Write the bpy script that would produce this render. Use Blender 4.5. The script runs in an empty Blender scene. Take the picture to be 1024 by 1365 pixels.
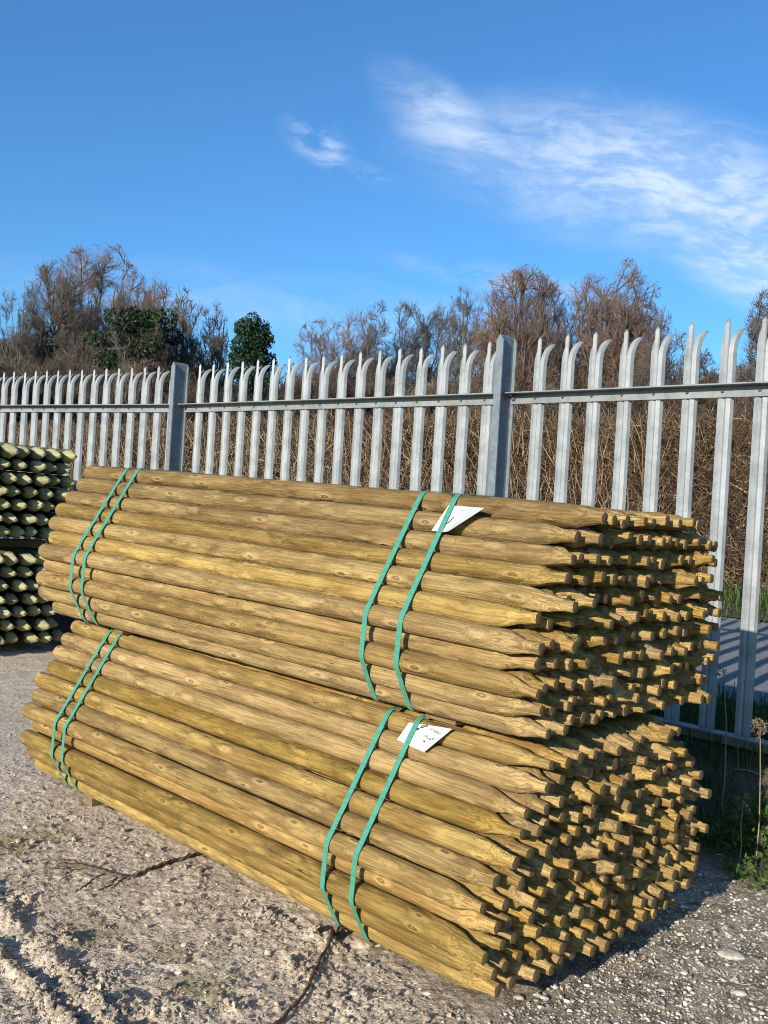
import bpy, math, random
import numpy as np
from mathutils import Matrix, Vector
S = bpy.context.scene
R = math.radians
# ------------------------------------------------------------------ camera
CAM_Z = 1.13
FPX, PITCH, ROLL = 1327.26, 0.0049, 0.0598
fwd = np.array([0, math.cos(PITCH), math.sin(PITCH)])
up0 = np.array([0, -math.sin(PITCH), math.cos(PITCH)])
r0 = np.array([1.0, 0, 0])
cr = r0 * math.cos(ROLL) + up0 * math.sin(ROLL)
cu = up0 * math.cos(ROLL) - r0 * math.sin(ROLL)
cam_data = bpy.data.cameras.new("camera")
cam = bpy.data.objects.new("camera", cam_data)
S.collection.objects.link(cam)
cam.matrix_world = Matrix(((cr[0], cu[0], -fwd[0], 0), (cr[1], cu[1], -fwd[1], 0), (cr[2], cu[2], -fwd[2], CAM_Z), (0, 0, 0, 1)))
cam_data.sensor_fit = 'VERTICAL'
cam_data.sensor_height = 36.0
cam_data.lens = 36.0 * FPX / 1365.0
cam_data.clip_end = 3000
cam_data.clip_start = 0.05
S.camera = cam
# ------------------------------------------------------------------ sun and sky
SUN_DIR = np.array([0.535, 0.845])           # where the light travels, on the ground
SUN_DIR /= np.linalg.norm(SUN_DIR)
SUN_EL = R(17.8)
SUN_STRENGTH, SKY_STRENGTH, EXPOSURE = 5.0, 0.105, 0.37
sl = bpy.data.lights.new("sun", 'SUN')
sl.energy = SUN_STRENGTH
sl.angle = R(0.5)
sl.color = (1.0, 0.93, 0.82)
sun = bpy.data.objects.new("sun", sl)
S.collection.objects.link(sun)
tv = Vector((SUN_DIR[0] * math.cos(SUN_EL), SUN_DIR[1] * math.cos(SUN_EL), -math.sin(SUN_EL)))
sun.rotation_euler = tv.to_track_quat('-Z', 'Y').to_euler()
S.view_settings.view_transform = 'Standard'
S.view_settings.look = 'None'
S.view_settings.exposure = EXPOSURE
S.view_settings.gamma = 1
S.cycles.filter_width = 1.05
W = bpy.data.worlds.new("World")
S.world = W
W.use_nodes = True


class NT:
    """tiny node helper"""
    def __init__(self, tree):
        self.t = tree
        tree.nodes.clear()

    def n(self, kind, **kw):
        nd = self.t.nodes.new(kind)
        for k, v in kw.items():
            if k.startswith('_'):
                setattr(nd, k[1:], v)
            else:
                key = int(k[1:]) if k[0] == 'i' and k[1:].isdigit() else k.replace('__', ' ')
                self.set(nd.inputs[key], v)
        return nd

    def set(self, sock, v):
        if hasattr(v, 'bl_idname') or hasattr(v, 'is_output'):
            if hasattr(v, 'outputs'):
                v = v.outputs[0]
            self.t.links.new(v, sock)
        elif isinstance(v, (tuple, list)) and len(v) == 3 and sock.type == 'RGBA':
            sock.default_value = (*v, 1)
        else:
            sock.default_value = v

    def math(self, op, a, b=0.0, c=0.0, clamp=False):
        nd = self.n('ShaderNodeMath', _operation=op, _use_clamp=clamp)
        self.set(nd.inputs[0], a); self.set(nd.inputs[1], b); self.set(nd.inputs[2], c)
        return nd.outputs[0]

    def mix(self, f, a, b, mode='MIX'):
        nd = self.n('ShaderNodeMix', _data_type='RGBA', _blend_type=mode)
        self.set(nd.inputs[0], f); self.set(nd.inputs[6], a); self.set(nd.inputs[7], b)
        return nd.outputs[2]

    def ramp(self, f, lo, hi):
        nd = self.n('ShaderNodeMapRange', _clamp=True, _interpolation_type='SMOOTHSTEP')
        self.set(nd.inputs[0], f); nd.inputs[1].default_value = lo; nd.inputs[2].default_value = hi
        return nd.outputs[0]

    def noise(self, vec, scale, detail=4.0, rough=0.55, dist=0.0):
        nd = self.n('ShaderNodeTexNoise')
        if vec is not None:
            self.set(nd.inputs['Vector'], vec)
        nd.inputs['Scale'].default_value = scale; nd.inputs['Detail'].default_value = detail
        nd.inputs['Roughness'].default_value = rough; nd.inputs['Distortion'].default_value = dist
        return nd.outputs[0]

    def mapv(self, vec, sc=(1, 1, 1), loc=(0, 0, 0), rot=(0, 0, 0)):
        nd = self.n('ShaderNodeMapping')
        self.set(nd.inputs[0], vec)
        nd.inputs['Scale'].default_value = sc; nd.inputs['Location'].default_value = loc; nd.inputs['Rotation'].default_value = rot
        return nd.outputs[0]

    def attr(self, name):
        return self.n('ShaderNodeAttribute', _attribute_name=name)


def build_world():
    g = NT(W.node_tree)
    sky = g.n('ShaderNodeTexSky', _sky_type='NISHITA')
    sky.sun_disc = False
    sky.sun_elevation = SUN_EL
    sky.sun_rotation = math.atan2(-SUN_DIR[0], -SUN_DIR[1])
    sky.altitude = 60
    sky.air_density = 1.0
    sky.dust_density = 0.7
    sky.ozone_density = 3.0
    tc = g.n('ShaderNodeTexCoord').outputs['Generated']
    sep = g.n('ShaderNodeSeparateXYZ', i0=tc)
    x, y, z = sep.outputs
    # tangent plane coordinates of the sky straight ahead (x right, z up)
    yy = g.math('MAXIMUM', y, 0.05)
    px = g.math('DIVIDE', x, yy)
    pz = g.math('DIVIDE', z, yy)
    cv = g.n('ShaderNodeCombineXYZ', i0=px, i1=pz, i2=0.0).outputs[0]
    warp = g.noise(g.mapv(cv, (3, 3, 1)), 1.6, 3)
    wv = g.n('ShaderNodeVectorMath', _operation='MULTIPLY_ADD')
    g.set(wv.inputs[0], g.n('ShaderNodeTexNoise', Vector=cv, Scale=5.0, Detail=3.0).outputs['Color'])
    wv.inputs[1].default_value = (0.10, 0.05, 0); g.set(wv.inputs[2], cv)
    cvw = wv.outputs[0]

    def blob(cx, cz, rx, rz, rot, lo=1.0, hi=0.45):
        m = g.mapv(cvw, (1, 1, 1), (0, 0, 0))
        sub = g.n('ShaderNodeVectorMath', _operation='SUBTRACT', i0=m)
        sub.inputs[1].default_value = (cx + 0.05, cz + 0.025, 0)
        rt = g.n('ShaderNodeVectorRotate', _rotation_type='Z_AXIS', Vector=sub.outputs[0], Angle=-rot)
        sc = g.n('ShaderNodeVectorMath', _operation='DIVIDE', i0=rt.outputs[0])
        sc.inputs[1].default_value = (rx, rz, 1)
        ln = g.n('ShaderNodeVectorMath', _operation='LENGTH', i0=sc.outputs[0]).outputs['Value']
        nd = g.n('ShaderNodeMapRange', _clamp=True, _interpolation_type='SMOOTHSTEP')
        g.set(nd.inputs[0], ln); nd.inputs[1].default_value = hi; nd.inputs[2].default_value = lo
        nd.inputs[3].default_value = 1; nd.inputs[4].default_value = 0
        return nd.outputs[0]
    big = blob(0.275, 0.350, 0.32, 0.100, R(-9), 1.05, 0.12)
    big2 = blob(0.05, 0.392, 0.125, 0.048, R(-30), 1.05, 0.0)
    big3 = blob(0.345, 0.282, 0.15, 0.06, R(-20), 1.05, 0.1)
    s1 = blob(-0.089, 0.372, 0.062, 0.030, R(-28), 1.0, 0.0)
    s2 = blob(-0.028, 0.346, 0.045, 0.015, R(-12), 1.0, 0.0)
    low = blob(0.10, 0.245, 0.16, 0.022, R(-8), 1.0, 0.0)
    low2 = blob(-0.10, 0.20, 0.5, 0.05, R(-3), 1.0, 0.0)
    streak = g.noise(g.mapv(cvw, (6.5, 20, 1), rot=(0, 0, R(10))), 1.5, 8, 0.66, 0.45)
    fine = g.noise(g.mapv(cvw, (16, 44, 1), rot=(0, 0, R(24))), 1.6, 6, 0.62, 0.5)
    tex = g.math('ADD', g.math('MULTIPLY', streak, 0.68), g.math('MULTIPLY', fine, 0.32))
    texm = g.ramp(tex, 0.40, 0.62)
    a = g.math('MAXIMUM', big, g.math('MULTIPLY', big2, 0.9))
    a = g.math('MAXIMUM', a, big3)
    veil = g.math('MULTIPLY', a, 0.27)
    dens = g.math('ADD', g.math('MULTIPLY', g.math('MULTIPLY', a, texm), 0.52), veil)
    sm = g.math('MAXIMUM', g.math('MULTIPLY', s1, 0.62), g.math('MULTIPLY', s2, 0.42))
    dens = g.math('ADD', dens, g.math('MULTIPLY', sm, g.ramp(tex, 0.42, 0.66)))
    lw = g.math('MAXIMUM', g.math('MULTIPLY', low, 0.35), g.math('MULTIPLY', low2, 0.22))
    dens = g.math('ADD', dens, g.math('MULTIPLY', lw, g.ramp(streak, 0.3, 0.7)))
    front = g.ramp(y, 0.05, 0.2)
    dens = g.math('MULTIPLY', dens, front, clamp=True)
    skyc = g.mix(1.0, sky.outputs[0], (0.57, 1.04, 1.40), 'MULTIPLY')
    col = g.mix(dens, skyc, (6.2, 7.1, 8.3))
    bg = g.n('ShaderNodeBackground', Color=col, Strength=SKY_STRENGTH)
    g.n('ShaderNodeOutputWorld', Surface=bg)


build_world()

# ------------------------------------------------------------------ helpers
PZ = np.array([0, 0, CAM_Z])


def at(px, py, Y):
    """point of the scene that lies Y metres ahead in the direction of a photo pixel"""
    d = (px - 512) / FPX * cr - (py - 682.5) / FPX * cu + fwd
    return d * (Y / d[1]) + PZ


rng = np.random.default_rng(7)
random.seed(7)


class MB:
    def __init__(self):
        self.v = []; self.f = []; self.n = 0; self.m = []; self.sm = []; self.at = {}

    def add(self, v, f, mat=0, smooth=False, **attrs):
        v = np.asarray(v, float).reshape(-1, 3)
        f = np.asarray(f, int)
        self.f.append(f + self.n); self.v.append(v)
        self.m.append(np.full(len(f), mat)); self.sm.append(np.full(len(f), smooth))
        for k, a in attrs.items():
            a = np.asarray(a, float)
            if a.ndim == 0:
                a = np.full(len(v), float(a))
            self.at.setdefault(k, []).append((self.n, a))
        self.n += len(v)
        return self

    def box(self, c, s, mat=0, rot=None, **kw):
        c = np.array(c, float); s = np.array(s, float) / 2
        q = np.array([[x, y, z] for x in (-1, 1) for y in (-1, 1) for z in (-1, 1)], float) * s
        if rot is not None:
            q = q @ np.asarray(rot).T
        f = [[0, 1, 3, 2], [4, 6, 7, 5], [0, 4, 5, 1], [2, 3, 7, 6], [0, 2, 6, 4], [1, 5, 7, 3]]
        return self.add(q + c, f, mat, **kw)

    def build(self, name, mats, parent=None):
        me = bpy.data.meshes.new(name)
        v = np.concatenate(self.v)
        me.vertices.add(len(v)); me.vertices.foreach_set('co', v.ravel().astype(np.float32))
        lens = np.concatenate([np.full(len(f), f.shape[1]) for f in self.f])
        loops = np.concatenate([f.ravel() for f in self.f])
        me.loops.add(len(loops)); me.loops.foreach_set('vertex_index', loops.astype(np.int32))
        me.polygons.add(len(lens))
        me.polygons.foreach_set('loop_start', np.concatenate([[0], np.cumsum(lens)[:-1]]).astype(np.int32))
        me.polygons.foreach_set('material_index', np.concatenate(self.m).astype(np.int32))
        me.polygons.foreach_set('use_smooth', np.concatenate(self.sm).astype(bool))
        for k, parts in self.at.items():
            dim = 3 if parts[0][1].ndim == 2 else 1
            arr = np.zeros((len(v), dim), np.float32)
            for off, a in parts:
                arr[off:off + len(a)] = a.reshape(len(a), dim)
            at_ = me.attributes.new(k, 'FLOAT_VECTOR' if dim == 3 else 'FLOAT', 'POINT')
            at_.data.foreach_set('vector' if dim == 3 else 'value', arr.ravel())
        me.update(calc_edges=True)
        me.validate()
        for m in (mats if isinstance(mats, (list, tuple)) else [mats]):
            me.materials.append(m)
        o = bpy.data.objects.new(name, me)
        S.collection.objects.link(o)
        if parent is not None:
            o.parent = parent
        return o


def tag(o, label=None, cat=None, group=None, kind=None):
    if label: o['label'] = label
    if cat: o['category'] = cat
    if group: o['group'] = group
    if kind: o['kind'] = kind
    return o


def empty(name, mat=None, loc=None):
    o = bpy.data.objects.new(name, None)
    o.empty_display_size = 0.1
    S.collection.objects.link(o)
    if mat is not None:
        o.matrix_world = mat
    if loc is not None:
        o.location = loc
    return o


def tubes(P, Rr, sides=3, phase=None):
    """P (N,K,3) polylines, Rr (N,K) radii -> verts, quads"""
    N, K, _ = P.shape
    d = P[:, -1] - P[:, 0]
    d /= np.linalg.norm(d, axis=1, keepdims=True) + 1e-9
    a = np.where(np.abs(d[:, 2:3]) < 0.8, np.array([[0, 0, 1.0]]), np.array([[1.0, 0, 0]]))
    e1 = np.cross(d, a); e1 /= np.linalg.norm(e1, axis=1, keepdims=True) + 1e-9
    e2 = np.cross(d, e1)
    th = np.linspace(0, 2 * np.pi, sides, endpoint=False)
    ring = e1[:, None, :] * np.cos(th)[None, :, None] + e2[:, None, :] * np.sin(th)[None, :, None]
    V = P[:, :, None, :] + ring[:, None] * Rr[:, :, None, None]
    idx = np.arange(N * K * sides).reshape(N, K, sides)
    q = np.stack([idx[:, :-1, :], np.roll(idx, -1, 2)[:, :-1, :], np.roll(idx, -1, 2)[:, 1:, :], idx[:, 1:, :]], -1).reshape(-1, 4)
    return V.reshape(-1, 3), q


_tab = np.random.default_rng(3).random((256, 256))


def vnoise(x, y, s=0):
    x = np.asarray(x) + s * 17.3; y = np.asarray(y) + s * 31.7
    xi = np.floor(x).astype(int); yi = np.floor(y).astype(int)
    fx = x - xi; fy = y - yi
    fx = fx * fx * (3 - 2 * fx); fy = fy * fy * (3 - 2 * fy)
    g = lambda a, b: _tab[a & 255, b & 255]
    return (g(xi, yi) * (1 - fx) + g(xi + 1, yi) * fx) * (1 - fy) + (g(xi, yi + 1) * (1 - fx) + g(xi + 1, yi + 1) * fx) * fy


def fbm(x, y, o=4, s=0, gain=0.5):
    r = 0; a = 1.0; t = 0
    for i in range(o):
        r = r + a * vnoise(x * 2 ** i, y * 2 ** i, s + i * 3); t += a; a *= gain
    return r / t


def smooth(x, a, b):
    t = np.clip((x - a) / (b - a), 0, 1)
    return t * t * (3 - 2 * t)


# ------------------------------------------------------------------ materials
def material(name):
    m = bpy.data.materials.new(name)
    m.use_nodes = True
    return m, NT(m.node_tree)


ALBEDO = 0.75


def finish(g, col, rough=0.8, bump=None, bs=0.3, bd=0.01, metal=0.0, spec=0.3, transl=None, gain=1.0):
    p = g.n('ShaderNodeBsdfPrincipled')
    k_ = ALBEDO * gain
    col = g.mix(1.0, col, (k_, k_, k_), 'MULTIPLY')
    g.set(p.inputs['Base Color'], col); g.set(p.inputs['Roughness'], rough); g.set(p.inputs['Metallic'], metal)
    p.inputs['Specular IOR Level'].default_value = spec
    if bump is not None:
        b = g.n('ShaderNodeBump', Strength=bs, Distance=bd, Height=bump)
        g.set(p.inputs['Normal'], b.outputs[0])
    out = p.outputs[0]
    if transl:
        tr = g.n('ShaderNodeBsdfTranslucent', Color=col)
        ms = g.n('ShaderNodeMixShader', i0=transl, i1=out, i2=tr.outputs[0])
        out = ms.outputs[0]
    g.n('ShaderNodeOutputMaterial', Surface=out)


def mat_stake(name, base, light, dark, green=0.0, cutk=0.55):
    m, g = material(name)
    sc = g.attr('sc').outputs['Vector']
    sid = g.attr('sid').outputs['Fac']
    cut = g.attr('cut').outputs['Fac']
    off = g.n('ShaderNodeCombineXYZ', i0=g.math('MULTIPLY', sid, 71.0), i1=g.math('MULTIPLY', sid, 13.0), i2=0.0)
    v = g.n('ShaderNodeVectorMath', _operation='ADD', i0=sc, i1=off.outputs[0]).outputs[0]
    dn = g.n('ShaderNodeTexNoise', Vector=g.mapv(v, (40, 60, 60)), Scale=1.0, Detail=3.0)
    dv = g.n('ShaderNodeVectorMath', _operation='MULTIPLY_ADD', i0=dn.outputs['Color'])
    dv.inputs[1].default_value = (0.016, 0.010, 0.010); g.set(dv.inputs[2], v)
    v0 = v
    v = dv.outputs[0]
    # knots
    vo = g.n('ShaderNodeTexVoronoi', _feature='F1', Vector=g.mapv(v, (8.5, 23, 23)), Scale=1.0, Randomness=1.0)
    kd = vo.outputs['Distance']
    sepc = g.n('ShaderNodeSeparateColor', Color=vo.outputs['Color'])
    on = g.math('GREATER_THAN', sepc.outputs[0], 0.30)
    knot = g.math('MULTIPLY', g.math('SUBTRACT', 1.0, g.ramp(kd, 0.07, 0.17)), on)
    halo = g.math('MULTIPLY', g.math('SUBTRACT', 1.0, g.ramp(kd, 0.12, 0.42)), on)
    ring = g.math('MULTIPLY', knot, g.math('SUBTRACT', 1.0, g.math('SUBTRACT', 1.0, g.ramp(kd, 0.03, 0.075))))
    # grain bent around the knots
    bend = g.math('MULTIPLY', halo, 0.55)
    v = v0
    gv = g.mapv(v, (1.3, 30, 30))
    n1 = g.noise(gv, 1.0, 5, 0.6, 0.35)
    field = g.math('ADD', g.math('MULTIPLY', n1, 1.5), bend)
    lines = g.math('SINE', g.math('MULTIPLY', field, 38.0))
    lines = g.math('MULTIPLY_ADD', lines, 0.5, 0.5)
    fib = g.noise(g.mapv(v, (12, 300, 300)), 1.0, 4, 0.75)
    blotch = g.noise(g.mapv(v, (4, 12, 12)), 1.0, 4, 0.6)
    stain = g.noise(g.mapv(v, (6.5, 26, 26)), 1.0, 6, 0.65, 0.6)
    c = g.mix(g.ramp(blotch, 0.32, 0.68), base, light if not cutk > .8 else tuple(a * 1.6 for a in base))
    c = g.mix(g.math('MULTIPLY', g.ramp(lines, 0.25, 0.95), 0.34), c, dark)
    c = g.mix(g.math('MULTIPLY', g.ramp(fib, 0.47, 0.68), 0.38), c, dark)
    c = g.mix(g.math('MULTIPLY', g.ramp(stain, 0.53, 0.70), 0.62), c, dark)
    ck = g.noise(g.mapv(v, (2.2, 75, 75)), 1.0, 2, 0.5)
    crack = g.math('SUBTRACT', 1.0, g.ramp(g.math('ABSOLUTE', g.math('SUBTRACT', ck, 0.5)), 0.002, 0.012))
    crack = g.math('MULTIPLY', crack, g.ramp(g.noise(g.mapv(v, (5, 14, 14)), 1.0, 2), 0.50, 0.62))
    c = g.mix(g.math('MULTIPLY', crack, 0.8), c, (0.05, 0.032, 0.016))
    wash = g.noise(g.mapv(v, (2.6, 9, 9)), 1.0, 5, 0.7, 0.4)
    c = g.mix(g.math('MULTIPLY', g.ramp(wash, 0.56, 0.68), 0.45), c, tuple(a * 0.52 for a in base))
    scr = g.noise(g.mapv(v, (28, 95, 95)), 1.0, 3, 0.6)
    c = g.mix(g.math('MULTIPLY', g.ramp(scr, 0.66, 0.76), 0.55 if cutk < .8 else 0.0), c, tuple(min(1, a * 1.5) for a in light))
    hl = tuple(min(1, a * 1.40 + .02) for a in light)
    c = g.mix(g.math('MULTIPLY', halo, 0.5 if cutk < .8 else 0.0), c, hl)
    c = g.mix(g.math('MULTIPLY', ring, 0.75), c, (0.12, 0.055, 0.02))
    cutf = g.math('MULTIPLY', cut, cutk)
    cutc = g.mix(g.ramp(lines, 0.2, 0.9), tuple(a * 1.22 for a in light), base if cutk < .8 else tuple(a * 1.05 for a in light))
    c = g.mix(cutf, c, cutc)
    # each stake has its own tone
    hs = g.n('ShaderNodeHueSaturation', Color=c)
    wn = g.n('ShaderNodeTexWhiteNoise', _noise_dimensions='1D', W=g.math('MULTIPLY', sid, 917.0))
    wc = g.n('ShaderNodeSeparateColor', Color=wn.outputs['Color'])
    g.set(hs.inputs['Hue'], g.math('MULTIPLY_ADD', wc.outputs[0], 0.009, 0.4925 + green))
    g.set(hs.inputs['Saturation'], g.math('MULTIPLY_ADD', wc.outputs[1], 0.22, 0.90))
    g.set(hs.inputs['Value'], g.math('MULTIPLY_ADD', wc.outputs[2], 0.42, 0.72))
    h = g.math('ADD', g.math('MULTIPLY', lines, 0.25), g.math('MULTIPLY', fib, 0.6))
    h = g.math('ADD', h, g.math('MULTIPLY', halo, 2.4))
    h = g.math('SUBTRACT', h, g.math('MULTIPLY', ring, 0.8))
    h = g.math('ADD', h, g.math('MULTIPLY', g.noise(g.mapv(v, (30, 60, 60)), 1.0, 3), 0.9))
    finish(g, hs.outputs[0], 0.82, h, 0.75, 0.004, spec=0.18)
    return m


def mat_end(name, c1, c2):
    m, g = material(name)
    sc = g.attr('sc').outputs['Vector']
    sid = g.attr('sid').outputs['Fac']
    sp = g.n('ShaderNodeSeparateXYZ', i0=sc)
    rr = g.math('SQRT', g.math('ADD', g.math('MULTIPLY', sp.outputs[1], sp.outputs[1]), g.math('MULTIPLY', sp.outputs[2], sp.outputs[2])))
    w = g.math('MULTIPLY_ADD', g.math('SINE', g.math('MULTIPLY', rr, 2600.0)), 0.5, 0.5)
    n = g.noise(g.mapv(sc, (60, 90, 90)), 2.0, 4)
    c = g.mix(g.math('MULTIPLY', w, 0.5), c1, c2)
    c = g.mix(g.ramp(n, 0.4, 0.75), c, tuple(a * 0.6 for a in c1))
    finish(g, c, 0.85, n, 0.5, 0.002, spec=0.2)
    return m


M = {}
M['stake'] = mat_stake('tanalised_wood', (0.345, 0.218, 0.070), (0.55, 0.372, 0.135), (0.095, 0.052, 0.017))
M['stake_end'] = mat_end('end_grain', (0.27, 0.18, 0.08), (0.13, 0.08, 0.035))
M['post'] = mat_stake('shade_darkened_green_wood', (0.10, 0.092, 0.042), (0.50, 0.46, 0.24), (0.05, 0.045, 0.028), 0.0, 0.9)  # bodies coloured dark for shade between posts, cut tips pale as if sunlit
M['post_end'] = mat_end('post_end_grain', (0.42, 0.42, 0.22), (0.24, 0.24, 0.12))


def simple(name, c1, c2, scale=20, rough=0.8, bs=0.3, bd=0.01, metal=0, spec=0.3, detail=5, lo=0.35, hi=0.65, coord='Object', st=(1, 1, 1), rnd=0.0, transl=None):
    m, g = material(name)
    v = g.n('ShaderNodeTexCoord').outputs[coord]
    if st != (1, 1, 1):
        v = g.mapv(v, st)
    n = g.noise(v, scale, detail, 0.6)
    c = g.mix(g.ramp(n, lo, hi), c1, c2)
    if rnd:
        a = g.attr('tone').outputs['Fac']
        hs = g.n('ShaderNodeHueSaturation', Color=c)
        g.set(hs.inputs['Value'], g.math('MULTIPLY_ADD', a, rnd, 1 - rnd * 0.5))
        g.set(hs.inputs['Hue'], g.math('MULTIPLY_ADD', a, 0.03, 0.485))
        c = hs.outputs[0]
    finish(g, c, rough, n, bs, bd, metal, spec, transl)
    return m


def mat_galv(name, c1, c2, metal=0.35):
    m, g = material(name)
    v = g.n('ShaderNodeTexCoord').outputs['Object']
    vo = g.n('ShaderNodeTexVoronoi', Vector=v, Scale=70.0)
    cells = g.n('ShaderNodeSeparateColor', Color=vo.outputs['Color']).outputs[0]
    n = g.noise(v, 9.0, 5, 0.6)
    st = g.noise(g.mapv(v, (14, 14, 1.6)), 2.0, 5, 0.6)
    c = g.mix(g.ramp(n, 0.3, 0.7), c1, c2)
    c = g.mix(g.math('MULTIPLY', g.ramp(st, 0.5, 0.75), 0.35), c, tuple(a * 0.6 for a in c1))
    c = g.mix(g.math('MULTIPLY', cells, 0.14), c, (0.6, 0.63, 0.66))
    spot = g.noise(v, 34.0, 3, 0.5)
    c = g.mix(g.math('MULTIPLY', g.ramp(spot, 0.68, 0.78), 0.4), c, (0.2, 0.18, 0.15))
    r = g.math('MULTIPLY_ADD', n, 0.25, 0.38)
    finish(g, c, r, n, 0.15, 0.003, metal, 0.5)
    return m


M['galv'] = mat_galv('galvanised_steel', (0.28, 0.29, 0.285), (0.43, 0.44, 0.43), 0.12)
M['rail'] = mat_galv('galvanised_rail', (0.25, 0.255, 0.245), (0.36, 0.365, 0.35), 0.1)
M['gpost'] = mat_galv('galvanised_post', (0.15, 0.175, 0.195), (0.25, 0.28, 0.30), 0.1)
M['bolt'] = simple('bolt_steel', (0.12, 0.11, 0.10), (0.25, 0.24, 0.22), 60, 0.5, metal=0.6)
M['strap'] = simple('green_polyester_strap', (0.075, 0.31, 0.205), (0.105, 0.38, 0.265), 25, 0.32, 0.15, 0.001, spec=0.5, st=(1, 1, 6))
M['paper'] = simple('white_paper', (0.78, 0.78, 0.74), (0.86, 0.86, 0.83), 12, 0.7, 0.1, 0.002, transl=0.15)
M['ink'] = simple('black_ink', (0.02, 0.02, 0.025), (0.04, 0.04, 0.05), 12, 0.6)
M['print'] = simple('grey_print', (0.45, 0.46, 0.50), (0.55, 0.56, 0.6), 12, 0.6)
M['bearer'] = simple('sawn_bearer', (0.17, 0.11, 0.055), (0.30, 0.20, 0.10), 14, 0.85, 0.5, 0.004, st=(1, 8, 8))
M['concrete'] = simple('old_concrete', (0.16, 0.155, 0.14), (0.27, 0.26, 0.24), 9, 0.9, 0.5, 0.006)
M['twig'] = simple('hedge_twig', (0.20, 0.125, 0.07), (0.33, 0.22, 0.13), 6, 0.85, rnd=1.5)
M['hedge_leaf'] = simple('dry_leaf', (0.22, 0.12, 0.055), (0.36, 0.22, 0.11), 6, 0.8, rnd=1.0, transl=0.2)
M['hedge_core'] = simple('hedge_gap_shade', (0.035, 0.024, 0.015), (0.075, 0.05, 0.03), 9, 0.95, 0.8, 0.05)  # shade deep in the hedge put into this near-black brown
M['bark'] = simple('bark', (0.12, 0.095, 0.075), (0.20, 0.165, 0.13), 5, 0.9, 0.5, 0.02, rnd=0.5)
M['bark_red'] = simple('russet_twigs', (0.20, 0.125, 0.085), (0.31, 0.20, 0.145), 3, 0.9, 0.3, 0.02, rnd=0.7)
M['bark_pale'] = simple('pale_bark', (0.13, 0.115, 0.095), (0.21, 0.19, 0.16), 5, 0.9, 0.4, 0.02, rnd=0.5)
M['ivy'] = simple('ivy_leaf', (0.022, 0.045, 0.014), (0.05, 0.082, 0.028), 2, 0.55, rnd=1.2, transl=0.15)
M['evergreen'] = simple('evergreen_leaf', (0.018, 0.05, 0.018), (0.045, 0.092, 0.035), 1.2, 0.55, rnd=1.2, transl=0.12)
M['brownleaf'] = simple('brown_tree_leaf', (0.10, 0.07, 0.035), (0.17, 0.12, 0.06), 1.2, 0.8, rnd=1.0, transl=0.15)
M['scrub'] = simple('scrub_twigs', (0.10, 0.07, 0.048), (0.18, 0.13, 0.088), 0.4, 0.9, rnd=0.8)
M['grass'] = simple('grass_blade', (0.06, 0.115, 0.02), (0.13, 0.19, 0.045), 3, 0.6, rnd=1.0, transl=0.25)
M['weed'] = simple('weed_leaf', (0.07, 0.14, 0.018), (0.15, 0.22, 0.04), 20, 0.55, rnd=0.9, transl=0.3)
M['dry'] = simple('dry_stem', (0.22, 0.165, 0.10), (0.36, 0.28, 0.18), 20, 0.85, rnd=0.6)
M['stone'] = simple('pale_stone', (0.44, 0.385, 0.305), (0.68, 0.61, 0.51), 60, 0.85, 0.4, 0.002, rnd=1.1)
M['clod'] = simple('dried_mud_clod', (0.40, 0.315, 0.22), (0.60, 0.48, 0.35), 40, 0.95, 0.6, 0.004, rnd=0.5)
M['chip'] = simple('wood_chip', (0.36, 0.285, 0.20), (0.60, 0.50, 0.37), 30, 0.85, 0.2, 0.002, rnd=1.0)
M['rope'] = simple('muddy_rope', (0.11, 0.075, 0.05), (0.22, 0.155, 0.105), 90, 0.85, 0.8, 0.004)
M['wire'] = simple('rusty_cable', (0.09, 0.05, 0.035), (0.17, 0.095, 0.065), 90, 0.6, 0.5, 0.002)
M['red'] = simple('red_paint', (0.42, 0.03, 0.025), (0.55, 0.06, 0.05), 5, 0.5)
M['rust'] = simple('rusty_metal', (0.14, 0.06, 0.035), (0.26, 0.13, 0.08), 20, 0.85, 0.5, 0.004)


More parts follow.
